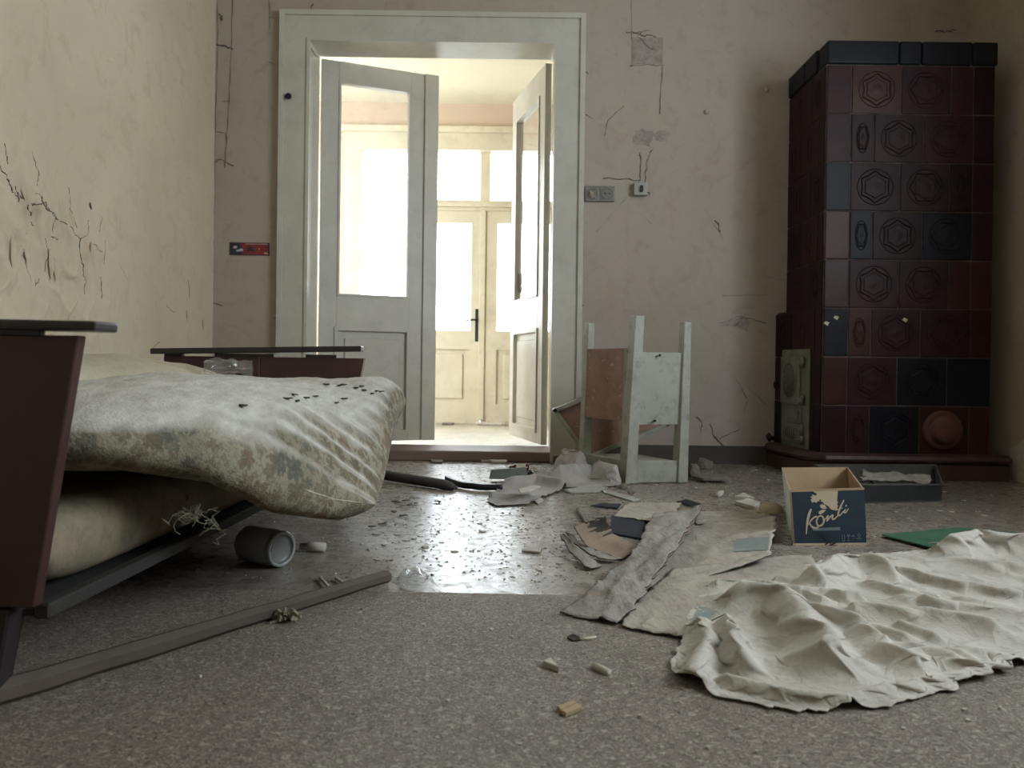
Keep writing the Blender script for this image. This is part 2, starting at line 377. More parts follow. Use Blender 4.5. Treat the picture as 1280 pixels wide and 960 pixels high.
def tube(name, pts, r, mat, parent=None, n=8, closed=False, smooth=True):
    vs, fs = tubeg(pts, r, n, closed); return mk(name, vs, fs, mat, parent, smooth)
def merge(parts):
    vs = []; fs = []
    for v, f in parts:
        k = len(vs); vs += list(v); fs += [tuple(i+k for i in q) for q in f]
    return vs, fs
def prismg(poly, off):
    """poly: 3-D points, extruded by the vector off"""
    n = len(poly); off = Vector(off)
    vs = [Vector(p) for p in poly]+[Vector(p)+off for p in poly]
    fs = [tuple(range(n)), tuple(range(2*n-1, n-1, -1))]+[(i, (i+1) % n, n+(i+1) % n, n+i) for i in range(n)]
    return vs, fs
def prism(name, poly, off, mat, parent=None, bevel=0):
    vs, fs = prismg(poly, off); o = mk(name, vs, fs, mat, parent)
    if bevel: bevelit(o, bevel, 1)
    return o
def gridmesh(name, G, mat, parent=None, thick=0.0, smooth=True, mats=None, side=None):
    """G (ny,nx,3) array -> sheet; thick closes it with an underside"""
    ny, nx = G.shape[:2]; vs = G.reshape(-1, 3).tolist(); fs = []; mi = []
    for j in range(ny-1):
        for i in range(nx-1):
            a = j*nx+i; fs.append((a, a+1, a+nx+1, a+nx)); mi.append(0)
    if thick:
        k = ny*nx; B = G.copy(); B[:, :, 2] -= thick; vs += B.reshape(-1, 3).tolist()
        s = 1 if mats and len(mats) > 1 else 0
        for j in range(ny-1):
            for i in range(nx-1):
                a = k+j*nx+i; fs.append((a, a+nx, a+nx+1, a+1)); mi.append(s)
        for i in range(nx-1):
            fs.append((i, k+i, k+i+1, i+1)); mi.append(s); a = (ny-1)*nx+i; fs.append((a, a+1, k+a+1, k+a)); mi.append(s)
        for j in range(ny-1):
            a = j*nx; fs.append((a, a+nx, k+a+nx, k+a)); mi.append(s); a = j*nx+nx-1; fs.append((a, k+a, k+a+nx, a+nx)); mi.append(s)
    return mk(name, vs, fs, mat, parent, smooth, mats, mi if mats else None)
def catm(P_, n):
    P_ = [np.array(tuple(p), float) for p in P_]; Q = [2*P_[0]-P_[1]]+P_+[2*P_[-1]-P_[-2]]
    out = []
    m = len(P_)-1
    for k in range(n):
        t = k/(n-1)*m; i = min(int(t), m-1); f = t-i
        a, b, c, d = Q[i], Q[i+1], Q[i+2], Q[i+3]
        out.append(.5*((2*b)+(-a+c)*f+(2*a-5*b+4*c-d)*f*f+(-a+3*b-3*c+d)*f**3))
    return np.array(out)
def stripgrid(Ls, Rs, ny, nx, jag=.004, wob=.004, sd=1, sag=0.0):
    L_ = catm(Ls, ny); R_ = catm(Rs, ny)
    L_[:, :2] += (fbm(np.arange(ny)[:, None]*.5, np.array([[0., 9.]]), sd))*jag*2
    R_[:, :2] += (fbm(np.arange(ny)[:, None]*.5, np.array([[20., 29.]]), sd))*jag*2
    s = np.linspace(0, 1, nx)[None, :, None]
    G = L_[:, None, :]*(1-s)+R_[:, None, :]*s
    J, I = np.meshgrid(np.arange(ny), np.arange(nx), indexing='ij')
    G[0, :, :2] += fbm(I[0][:, None]*.6, np.array([[3., 7.]]), sd+5)*jag*2
    G[-1, :, :2] += fbm(I[0][:, None]*.6, np.array([[13., 17.]]), sd+9)*jag*2
    G[:, :, 2] += fbm(J*.22, I*.22, sd+3)*wob*2 - sag*np.sin(np.pi*s[:, :, 0])
    return G
# ------------------------------------------------------------------ room shell
YB = 4.10; XL = -1.60; XR = 2.38; YF = -1.95; ZC = 2.95
DX0, DX1, DZ = P(386, 300, YB).x, P(691, 300, YB).x, P(540, 55, YB).z
def S(o, kind='structure'): o['kind'] = kind; return o
S(box('floor', XL-.2, XR+.2, YF-.2, YB+.2, -.12, 0, 'floor'))
S(box('ceiling', XL-.2, XR+.2, YF-.2, YB+.2, ZC, ZC+.15, 'ceiling'))
# left wall: real relief where the paint has blistered away
def left_wall():
    ys = np.concatenate([np.linspace(YF-.2, 2.2, 24), np.linspace(2.21, 3.6, 230), np.linspace(3.62, YB, 14)])
    zs = np.concatenate([np.linspace(-.02, .55, 12), np.linspace(.555, 1.45, 170), np.linspace(1.46, ZC+.02, 40)])
    Yg, Zg = np.meshgrid(ys, zs, indexing='ij')
    d1 = np.clip((3.15-Yg)/.35, 0, 1)*np.clip((1.38-(Yg-2.3)*.55-Zg)/.16, 0, 1)*np.clip((Zg-.56)/.1, 0, 1)
    folds = np.abs(vn(Yg*16+1.5*vn(Yg*6, Zg*9, 31), Zg*6+2*vn(Yg*9, Zg*6, 32), 3))**.6
    bl = np.clip(.42-folds, 0, .3)*2.2
    cell = np.clip(fbm(Yg*8, Zg*5, 8, 3), -.3, .6)
    x = XL + d1*1.7*(bl*.026*(.5+vn(Yg*5, Zg*5, 77))+cell*.014+fbm(Yg*30, Zg*16, 5, 3)*.004) + fbm(Yg*2, Zg*2, 11, 3)*.004
    G = np.stack([x, Yg, Zg], -1)
    o = gridmesh('wall_left', G, 'wall_left'); S(o)
    # body of the wall behind the plaster
    b = box('masonry', XL-.22, XL-.02, YF-.2, YB+.2, -.02, ZC, 'wall_plain', o)
    return o
wl = left_wall()
# back wall with the doorway
def wall_with_hole(name, mat, hole, x0, x1, y0, y1, z0, z1):
    hx0, hx1, hz = hole
    vs, fs = boxes([(x0, hx0, y0, y1, z0, z1), (hx1, x1, y0, y1, z0, z1), (hx0, hx1, y0, y1, hz, z1)])
    return S(mk(name, vs, fs, mat))
wb = wall_with_hole('wall_back', 'wall_back', (DX0-.03, DX1+.03, DZ+.03), XL-.2, XR+.2, YB, YB+.19, -.02, ZC)
def holed(name, mat, axis, c0, c1, a0, a1, holes, z0, z1):
    """wall along an axis with window holes (a,b,zb,zt)"""
    lst = []; p = a0
    for (h0, h1, hb, ht) in sorted(holes):
        lst.append((p, h0, z0, z1)); lst.append((h0, h1, z0, hb)); lst.append((h0, h1, ht, z1)); p = h1
    lst.append((p, a1, z0, z1))
    bb = [(c0, c1, a, b, lo, hi) if axis == 'y' else (a, b, c0, c1, lo, hi) for (a, b, lo, hi) in lst]
    vs, fs = boxes(bb); return S(mk(name, vs, fs, mat))
wr = holed('wall_right', 'wall_right', 'y', XR, XR+.2, YF-.2, YB, [RW], -.02, ZC)
wf = S(box('wall_front', XL, XR, YF-.2, YF, -.02, ZC, 'wall_plain'))
def simple_window(name, axis, c, a0, a1, z0, z1):
    def B(n, u0, u1, zz0, zz1, d0, d1, m, par):
        return box(n, d0, d1, u0, u1, zz0, zz1, m, par) if axis == 'y' else box(n, u0, u1, d0, d1, zz0, zz1, m, par)
    vs = []
    L_ = [(a0, a1, z0, z0+.06), (a0, a1, z1-.06, z1), (a0, a0+.06, z0+.06, z1-.06), (a1-.06, a1, z0+.06, z1-.06),
          ((a0+a1)/2-.04, (a0+a1)/2+.04, z0+.06, z1-.06), (a0+.06, (a0+a1)/2-.04, z1-.55, z1-.50), ((a0+a1)/2+.04, a1-.06, z1-.55, z1-.50)]
    bb = [(c-.03, c+.03, u0, u1, q0, q1) if axis == 'y' else (u0, u1, c-.03, c+.03, q0, q1) for (u0, u1, q0, q1) in L_]
    v, f = boxes(bb); o = S(mk(name, v, f, 'paint'))
    B('pane', a0+.06, a1-.06, z0+.06, z1-.06, c-.004, c+.004, 'clear', o)
    return o
simple_window('window_1', 'y', XR+.13, *RW)
simple_window('window_2', 'y', -2.63, *VL)
# painted skirting band on the back wall (right of the doorway) and right wall
zs1 = P(880, 557, YB).z
S(box('baseboard_back', DX1+.15, 1.42, YB-.004, YB+.01, -.01, zs1, 'skirt'))
S(box('baseboard_left', XL-.01, XL+.012, YF, YB, -.01, .1, 'skirt'))
# loose sheet of fibreboard laid over the linoleum in the foreground
def fibre_sheet():
    edge = [F(-400, 739), F(130, 738), F(430, 741), F(560, 743), F(700, 746), F(760, 752), F(880, 760), F(1100, 768), F(1500, 780)]
    xs = [e.x for e in edge]
    poly = [(max(XL+.02, e.x), e.y+random.uniform(-.006, .006), .0005) for e in edge if e.x > XL-.6]
    poly = [(XL+.02, edge[0].y, .0005)]+[(e.x, e.y, .0005) for e in edge[1:-1]]+[(XR-.02, edge[-1].y, .0005), (XR-.02, YF+.02, .0005), (XL+.02, YF+.02, .0005)]
    o = prism('floor_fibreboard', poly, (0, 0, .0035), 'fibre'); S(o)
fibre_sheet()
# ------------------------------------------------------------------ door casing and lining of the doorway
ZT = P(540, 563, YB).z + .012      # threshold height
CW = .145
tr = S(mk('trim_1', *boxes([(DX0-CW, DX0, YB-.025, YB+.002, 0, DZ+CW), (DX1, DX1+CW, YB-.025, YB+.002, 0, DZ+CW), (DX0, DX1, YB-.025, YB+.002, DZ, DZ+CW)]), 'paint'))
for nm, bb in (('outer_bead', [(DX0-CW-.014, DX0-CW+.012, YB-.038, YB, 0, DZ+CW+.014), (DX1+CW-.012, DX1+CW+.014, YB-.038, YB, 0, DZ+CW+.014), (DX0-CW+.012, DX1+CW-.012, YB-.038, YB, DZ+CW-.012, DZ+CW+.014)]),
               ('inner_bead', [(DX0-.014, DX0+.002, YB-.033, YB, 0, DZ+.014), (DX1-.002, DX1+.014, YB-.033, YB, 0, DZ+.014), (DX0+.002, DX1-.002, YB-.033, YB, DZ-.002, DZ+.014)]),
               ('lining', [(DX0-.03, DX0, YB+.002, YB+.19, 0, DZ), (DX1, DX1+.03, YB+.002, YB+.19, 0, DZ), (DX0-.03, DX1+.03, YB+.002, YB+.19, DZ, DZ+.03)])):
    mk(nm, *boxes(bb), 'paint', tr)
pk = P(361, 121, YB-.03)
tube('peg', [pk+Vector((0, -.022, 0)), pk+Vector((0, -.012, 0)), pk+Vector((0, -.005, 0)), pk+Vector((0, .006, 0))], [.006, .017, .015, .007], 'navy', tr, 14)
th = S(hexa('trim_2', [(DX0-.5, YB-.035, 0), (DX1+.06, YB-.035, 0), (DX1+.06, YB+.19, 0), (DX0-.5, YB+.19, 0)], [(DX0-.5, YB-.02, ZT-.012), (DX1+.06, YB-.02, ZT-.012), (DX1+.06, YB+.19, ZT), (DX0-.5, YB+.19, ZT)],
   pm('worn_brown_threshold', (.20, .135, .105), (.12, .075, .06), 8, .6, .3, 60, (.2, 1, 1)), bevel=.006))
# ------------------------------------------------------------------ door leaves
def leaf(name, hinge, free, ztop, zbot, inner, glassz, panelz, stile, ast, lbl):
    O = Vector((hinge[0], hinge[1], 0)); Fp = Vector((free[0], free[1], 0)); Wd = (Fp-O).length; U = (Fp-O).normalized()
    Nn = Vector((U.y, -U.x, 0))
    if Nn.y > 0: Nn = -Nn
    e = empty(name, (O.x, O.y, zbot), None, None); S(e)
    T = .036
    u0, u1 = stile, Wd-ast
    vsf = []
    def fb(nm, a, b, z0, z1, n0, n1, mt='paint', par=None, bv=0): return frame_box(nm, O, U, Nn, a, b, z0, z1, n0, n1, mt, par or e, bv)
    fb('hinge_stile', 0, u0, zbot, ztop, 0, T, bv=.002)
    fb('lock_stile', u1, Wd, zbot, ztop, 0, T, bv=.002)
    if ast > .1: fb('astragal', Wd-.07, Wd+.012, zbot, ztop, T, T+.014, bv=.003)
    fb('top_rail', u0, u1, glassz[1], ztop, 0, T)
    fb('middle_rail', u0, u1, panelz[1], glassz[0], 0, T)
    fb('bottom_rail', u0, u1, zbot, panelz[0], 0, T)
    p = fb('door_panel', u0, u1, panelz[0], panelz[1], .010, .020)
    fb('raised_field', u0+.045, u1-.045, panelz[0]+.05, panelz[1]-.05, .006, .030, par=p, bv=.006)
    g = fb('pane', u0, u1, glassz[0], glassz[1], .014, .018, 'glass')
    # mouldings
    def ring(nm, a, b, z0, z1, wdt, n0, n1):
        parts = []
        for (q0, q1, r0, r1) in ((a, b, z0, z0+wdt), (a, b, z1-wdt, z1), (a, a+wdt, z0+wdt, z1-wdt), (b-wdt, b, z0+wdt, z1-wdt)):
            c = [O+U*u+Nn*n_ for (u, n_) in ((q0, n0), (q1, n0), (q1, n1), (q0, n1))]
            parts.append(([v+Vector((0, 0, r0)) for v in c]+[v+Vector((0, 0, r1)) for v in c], HF))
        mk(nm, *merge(parts), 'paint', e)
    ring('glazing_bead', u0, u1, glassz[0], glassz[1], .012, -.002, T+.006)
    ring('panel_moulding', u0-.012, u1+.012, panelz[0]-.012, panelz[1]+.012, .022, -.004, T+.008)
    return e, O, U, Nn, Wd
hL = P(398, 300, 4.30); fL = P(541, 300, 4.54)
zt = P(400, 75, 4.30).z; zb = P(547, 553, 4.54).z
d1 = leaf('door_1', (hL.x, 4.31), (fL.x, 4.55), zt, max(zb, ZT+.004), 0, (P(422, 370, 4.34).z, P(422, 103, 4.34).z), (P(422, 540, 4.34).z, P(422, 411, 4.34).z), .098, .150, '')
hR = P(687, 300, 4.31); fR = P(646, 300, 4.96)
d2 = leaf('door_2', (hR.x, 4.31), (fR.x, 4.96), zt, max(zb, ZT+.004), 0, (P(685, 371, 4.42).z, P(685, 122, 4.42).z), (P(683, 538, 4.42).z, P(683, 413, 4.42).z), .10, .095, '')
hp = P(654, 355, 4.9)
box('latch_plate', hp.x-.03, hp.x-.008, 4.84, 4.88, hp.z-.06, hp.z+.06, 'iron_dark', d2[0])
# ------------------------------------------------------------------ verandah beyond the doorway
YV = 6.5; VZ = P(600, 530, YV).z; VC = P(600, 130, YV).z
S(box('floor_verandah', -2.6, 2.1, YB+.19, YV+.2, VZ-.1, VZ, pm('dusty_boards', (.46, .42, .33), (.34, .30, .23), 6, .5, .3, 40, (1, .3, 1), grime=.5)))
S(box('ceiling_verandah', -2.6, 2.1, YB+.19, YV+.2, VC, VC+.12, 'ver_ceiling'))
holed('wall_verandah_left', 'ver_wall', 'y', -2.7, -2.55, YB+.19, YV+.2, [VL], VZ-.1, VC)
S(box('wall_verandah_right', 2.05, 2.2, YB+.19, YV+.2, VZ-.1, VC, 'ver_wall'))
gx0, gx1 = P(430, 250, YV).x, P(775, 250, YV).x
gz1 = P(605, 165, YV).z; gz0 = VZ
vs, fs = boxes([(-2.55, gx0, YV, YV+.2, VZ-.1, VC), (gx1, 2.05, YV, YV+.2, VZ-.1, VC), (gx0, gx1, YV, YV+.2, gz1, VC)])
S(mk('wall_verandah_far', vs, fs, 'ver_wall'))
zp = lambda py: P(605, py, YV).z
xp = lambda px: P(px, 300, YV).x
YG = YV+.03
# the glazed screen: frame, side lights, transom lights and the double door
sf = S(mk('window_4', *boxes([
    (gx0, gx1, YV-.03, YV+.10, zp(189), gz1), (gx0, xp(452), YV-.03, YV+.1, VZ, zp(189)), (xp(760), gx1, YV-.03, YV+.1, VZ, zp(189)),
    (xp(512), xp(519), YG, YG+.06, VZ, zp(189)), (xp(698), xp(706), YG, YG+.06, VZ, zp(189)),
    (xp(519), xp(698), YG-.02, YG+.07, zp(263), zp(250)), (xp(599), xp(612), YG, YG+.06, zp(250), zp(189)),
    (xp(452), xp(512), YG, YG+.06, VZ, zp(414)), (xp(706), xp(760), YG, YG+.06, VZ, zp(414))]), 'paint_ver'))
mk('cornice_moulding', *boxes([(gx0-.05, gx1+.05, YV-.06, YV+.0, gz1-.02, gz1+.03), (xp(519), xp(698), YG-.05, YG, zp(259), zp(254))]), 'paint_ver', sf)
for (a, b, c, d) in ((452, 512, 414, 189), (706, 760, 414, 189), (519, 599, 250, 189), (612, 698, 250, 189)):
    box('pane', xp(a), xp(b), YG+.025, YG+.031, zp(c), zp(d), 'clear', sf)
def vleaf(name, a, b, ga, gb):
    e = empty(name, (xp((a+b)/2), YG, VZ), None, None); S(e)
    A, B, GA, GB = xp(a), xp(b), xp(ga), xp(gb)
    box('hinge_stile', A, GA, YG, YG+.045, VZ+.002, zp(262.5), 'paint_ver', e)
    box('lock_stile', GB, B, YG, YG+.045, VZ+.002, zp(262.5), 'paint_ver', e)
    box('top_rail', GA, GB, YG, YG+.045, zp(278), zp(262.5), 'paint_ver', e)
    box('middle_rail', GA, GB, YG, YG+.045, zp(437), zp(413), 'paint_ver', e)
    box('bottom_rail', GA, GB, YG, YG+.045, VZ+.002, zp(505), 'paint_ver', e)
    p = box('door_panel', GA, GB, YG+.02, YG+.03, zp(505), zp(437), 'paint_ver', e)
    box('raised_field', GA+.06, GB-.06, YG+.005, YG+.021, zp(499), zp(443), 'paint_ver', p, .006)
    box('pane', GA, GB, YG+.02, YG+.025, zp(413), zp(278), 'clear', e)
    return e
v1 = vleaf('door_3', 519, 602, 530, 589)
v2 = vleaf('door_4', 603, 698, 622, 688)
box('astragal', xp(600), xp(607), YG-.018, YG, VZ+.03, zp(262.5), 'paint_ver', v2, .003)
hx = xp(597)
hd = box('handle_plate', hx-.013, hx+.013, YG-.006, YG, zp(427), zp(386), 'iron_dark', v1, .002)
tube('door_handle', [(hx, YG-.004, zp(400)), (hx, YG-.05, zp(400)), (hx-.03, YG-.055, zp(400)), (hx-.09, YG-.052, zp(401))], .008, 'iron_dark', v1)
S(box('ground_outside', -8, 8, 6.75, 20, -.5, -.3, 'ground'))
# ------------------------------------------------------------------ cobweb strands, cracks and wires on the walls
def wallpts(lst, off=.003, Y=YB): return [P(a, b, Y-off) for a, b in lst]
def jit(pts, k, amp, rnd):
    out = []
    for a, b in zip(pts[:-1], pts[1:]):
        for i in range(k):
            t = i/k; p = a.lerp(b, t); out.append(p+Vector((rnd.uniform(-amp, amp), 0, rnd.uniform(-amp, amp))))
    out.append(pts[-1]); return out
rnd = random.Random(3)
strands = [([(291, 0), (289, 60), (286, 130), (283, 180), (281, 210)], .0022), ([(272, 0), (272, 60), (270, 140), (268, 240), (266, 330)], .0025),
  ([(270, 54), (278, 58), (292, 61)], .005), ([(275, 18), (277, 26)], .007), ([(277, 126), (287, 127)], .003), ([(272, 164), (282, 167), (284, 180)], .0025),
  ([(266, 202), (276, 200), (292, 207)], .004), ([(337, 0), (337, 36)], .0025), ([(337, 22), (380, 22), (400, 21), (560, 23), (722, 26)], .003),
  ([(360, 20), (388, 20), (391, 4)], .005), ([(356, 26), (356, 120), (355, 230), (354, 420)], .002), ([(372, 45), (398, 72)], .005),
  ([(789, 0), (790, 40)], .002), ([(789, 81), (827, 81)], .004), ([(790, 42), (790, 81)], .0025), ([(790, 42), (805, 44), (820, 46)], .005), ([(797, 46), (808, 56), (816, 62)], .003),
  ([(828, 80), (826, 112), (825, 142)], .003), ([(754, 223), (800, 225)], .0045), ([(723, 90), (735, 92)], .004), ([(723, 138), (742, 148)], .003), ([(721, 24), (724, 60)], .003),
  ([(800, 190), (801, 210), (799, 230)], .0035), ([(816, 186), (809, 200), (806, 232)], .0035), ([(782, 40), (800, 40), (812, 38)], .003),
  ([(756, 170), (760, 150), (780, 132)], .002), ([(900, 405), (918, 398), (935, 392)], .003), ([(918, 408), (930, 396), (937, 398), (958, 404)], .004), ([(715, 375), (730, 382)], .004),
  ([(715, 420), (722, 440)], .003), ([(893, 545), (908, 562), (920, 578)], .005), ([(888, 530), (892, 546), (900, 548), (925, 536)], .003), ([(903, 370), (960, 368)], .0015),
  ([(1170, 40), (1195, 38)], .005), ([(955, 345), (975, 350), (983, 348)], .002), ([(918, 470), (935, 500), (930, 515)], .002), ([(936, 485), (960, 508)], .0025), ([(880, 260), (905, 300)], .0015),
  ([(266, 318+60), (278, 382)], .004), ([(342, 398), (354, 394)], .004), ([(745, 290), (785, 245)], .0012), ([(330, 75), (346, 82)], .002), ([(870, 520), (878, 528), (876, 540)], .003),
  ([(800, 268), (815, 280)], .0012), ([(895, 275), (900, 290)], .006), ([(905, 560), (940, 580)], .003)]
for pts, r in strands:
    p3 = jit(wallpts(pts), 7, r*1.5, rnd)
    tube('cobweb_strand', p3, [r*.5*rnd.uniform(.3, 1.4) for _ in p3], 'cobweb', wb, 5)
# triangular cobweb by the stove
pw = [(898, 408), (915, 400), (930, 394), (934, 398), (937, 402), (934, 414), (922, 408)]
prism('cobweb_sheet', wallpts(pw, .004), (0, .002, 0), 'stain', wb)
# cracks where the paint of the left wall has split
bpy.context.view_layer.update()
def lw(px, py):
    h, loc, nr, _ = wl.ray_cast(wl.matrix_world.inverted() @ Vector((0, 0, CAM_H)), ray(px, py).normalized())
    return wl.matrix_world @ loc if h else PXp(px, py, XL)
def snap_wall(v):
    h, loc, nr, _ = wl.ray_cast(wl.matrix_world.inverted() @ Vector((XL+.3, v.y, v.z)), Vector((-1, 0, 0)))
    return wl.matrix_world @ loc if h else v
cr = random.Random(9)
for pts, r in [([(0, 208), (10, 225), (16, 240), (28, 248)], .0045), ([(18, 232), (24, 252), (22, 240)], .003), ([(36, 255), (38, 268), (42, 282)], .0035),
   ([(38, 254), (50, 257), (58, 254), (66, 268)], .0035), ([(45, 243), (52, 246), (62, 265), (70, 272), (84, 279), (100, 299)], .003), ([(100, 299), (109, 295), (111, 285), (110, 275)], .002),
   ([(100, 299), (100, 318), (103, 330), (104, 339)], .003), ([(126, 347), (127, 360), (127, 374)], .003), ([(116, 304), (128, 315)], .0018), ([(64, 294), (72, 299)], .0025), ([(112, 254), (114, 262)], .007),
   ([(45, 350), (44, 357), (50, 348)], .0016), ([(86, 235), (88, 262), (96, 285)], .002), ([(40, 190), (48, 215), (46, 232)], .0025), ([(128, 270), (124, 290)], .002), ([(104, 339), (108, 352), (106, 368)], .002), ([(30, 310), (34, 335), (40, 352)], .002), ([(56, 296), (60, 318), (56, 340)], .002), ([(6, 180), (10, 205)], .003), ([(132, 300), (130, 330)], .0015), ([(70, 272), (66, 290)], .002), ([(150, 330), (160, 350)], .0012), ([(190, 435), (200, 428)], .003), ([(235, 350), (237, 372)], .003), ([(233, 388), (234, 402)], .003), ([(253, 400), (254, 412)], .003), ([(208, 382), (218, 390)], .002)]:
    p3 = [lw(a, b) for a, b in pts]; q = []
    for a, b in zip(p3[:-1], p3[1:]):
        for i in range(6): q.append(a.lerp(b, i/6)+Vector((0, cr.uniform(-.004, .004), cr.uniform(-.006, .006))))
    q.append(p3[-1]); tube('crack', [snap_wall(v) for v in q], [r*.65*cr.uniform(.3, 1.3) for _ in q], 'crack', wl, 5)
# curled lips of paint along the cracks
for (a, b, c, d) in [(24, 215, 30, 250), (40, 240, 46, 262), (52, 215, 50, 240), (60, 310, 62, 350), (30, 290, 32, 330), (85, 260, 92, 285), (16, 290, 18, 345), (100, 330, 98, 352), (112, 300, 116, 330), (66, 320, 68, 352)]:
    p0 = lw(a, b); p1 = lw(c, d); n = 14; G = np.zeros((n, 5, 3))
    for i in range(n):
        t = i/(n-1); p = p0.lerp(p1, t); k = math.sin(math.pi*t)*.7
        for j in range(5):
            s = j/4; G[i, j] = (XL+.002+.008*k*math.sin(s*2.4)**1.0, p.y+(s-.3)*.035*k+cr.uniform(-.001, .001), p.z)
    gridmesh('paint_blister', G, 'wall_left', wl)
# patches of bare plaster on the back wall
def blob(cx, cy, rx, ry, n, sd):
    r_ = random.Random(sd); return [(cx+rx*math.cos(2*math.pi*i/n)*r_.uniform(.65, 1.1), cy+ry*math.sin(2*math.pi*i/n)*r_.uniform(.65, 1.1)) for i in range(n)]
for cx, cy, rx, ry, sd in [(805, 172, 14, 13, 4), (826, 170, 10, 8, 5)]:
    prism('bare_patch', wallpts(blob(cx, cy, rx, ry, 18, sd), .002), (0, .003, 0), 'stain', wb)
prism('bare_patch', wallpts([(791, 47), (829, 47), (828, 79), (791, 80)], .002), (0, .003, 0), 'stain', wb)
for cx, cy in ((883, 140), (958, 113)):
    c = P(cx, cy, YB); tube('wall_plug', [c+Vector((0, .004, 0)), c+Vector((0, -.008, 0)), c+Vector((.002, -.012, -.002))], [.016, .012, .004], 'wall_back', wb, 10)
# broken plaster on the right wall next to the stove foot
prism('bare_patch', [PXp(a, b, XR-.001) for a, b in [(1262, 562), (1272, 556), (1290, 540), (1290, 610), (1268, 603)]], (-.003, 0, 0), 'label', wr)
# ------------------------------------------------------------------ wall fittings and picture
def on_wall(px0, py0, px1, py1): a = P(px0, py0, YB); b = P(px1, py1, YB); return a.x, b.x, b.z, a.z
x0, x1, z0, z1 = on_wall(287.5, 303, 337, 319.5)
e = empty('wall_picture', ((x0+x1)/2, YB, z0), 'small wide picture card in red and navy stuck to wall left of door', 'picture')
box('card', x0, x1, YB-.004, YB, z0, z1, 'px_blue', e)
W_ = x1-x0; H_ = z1-z0
def cardpoly(nm, uv, mt, dy=.0052):
    prism(nm, [(x0+u*W_, YB-dy, z0+v*H_) for u, v in uv], (0, .002, 0), mt, e)
cardpoly('red_field', [(.24, .95), (.96, .95), (.96, .05), (.30, .05), (.36, .45), (.30, .7)], 'px_red')
cardpoly('printed_car', [(.17, .28), (.33, .30), (.35, .42), (.30, .55), (.22, .42), (.17, .40)], 'px_white', .006)
cardpoly('printed_car', [(.08, .55), (.16, .50), (.2, .7), (.12, .75)], 'px_white', .006)
cardpoly('printed_arch', [(.44, .3), (.62, .3), (.60, .6), (.53, .68), (.46, .6)], 'px_blue', .006)
cardpoly('printed_mark', [(.72, .5), (.76, .62), (.76, .38)], 'px_yel', .006)
cardpoly('printed_mark', [(.86, .12), (.97, .08), (.96, .2), (.88, .25)], 'px_yel', .006)
cardpoly('printed_bar', [(.4, .86), (.95, .86), (.95, .9), (.4, .9)], 'px_white', .006)
def socket(a, b, c, d, label):
    x0, x1, z0, z1 = on_wall(a, b, c, d); e = empty('wall_socket', ((x0+x1)/2, YB, z0), label, 'socket')
    box('cover_plate', x0, x1, YB-.016, YB, z0, z1, 'socket', e, .004, 2)
    cx, cz = (x0+x1)/2, (z0+z1)/2
    n = 20; R = min(x1-x0, z1-z0)*.36
    pts = [(cx+R*math.cos(2*math.pi*i/n), YB-.017, cz+R*math.sin(2*math.pi*i/n)) for i in range(n)]
    tube('round_rim', pts, .003, 'socket', e, 6, True)
    for s in (-1, 1):
        tube('pin_hole', [(cx+s*.012, YB-.0175, cz), (cx+s*.012, YB-.014, cz)], .0045, 'black', e, 8)
    return e, cx, cz
e1, cx, cz = socket(731, 233, 749, 252.5, 'grey wall socket with torn out wires nearest the door casing')
for k in range(5):
    r_ = random.Random(k); p = Vector((cx, YB-.018, cz)); pts = [p+Vector((r_.uniform(-.018, .018), -r_.uniform(0, .012), r_.uniform(-.025, .025))) for _ in range(5)]
    tube('loose_wire', pts, .0016, 'label', e1, 5)
socket(749.5, 233, 768, 252.5, 'intact grey wall socket joined right of the torn one')
x0, x1, z0, z1 = on_wall(791.5, 229.5, 808, 245.5)
e = empty('light_switch', ((x0+x1)/2, YB, z0), 'small square off-white switch box with black toggle on back wall', 'switch')
box('switch_box', x0, x1, YB-.034, YB, z0, z1, 'switch', e, .004, 2)
cx = (x0+x1)/2+.003; cz = (z0+z1)/2
box('toggle', cx-.007, cx+.008, YB-.044, YB-.03, cz-.018, cz+.016, 'black', e, .002)
tube('loose_wire', [(x1-.01, YB-.01, z0+.02), (x1+.012, YB-.02, z0+.016), (x1+.014, YB-.012, z0+.006)], .003, 'black', e, 6)
# ------------------------------------------------------------------ tiled stove
SF = 3.62; SX0 = 1.463; SX1 = 2.255; ZR0 = .118; RH = .2285; ZTOP = ZR0+8*RH
st = empty('tiled_stove', ((SX0+SX1)/2, 3.85, 0), 'tall stove of dark oxblood glazed tiles with relief medallions in the right corner', 'stove')
so = org(st)
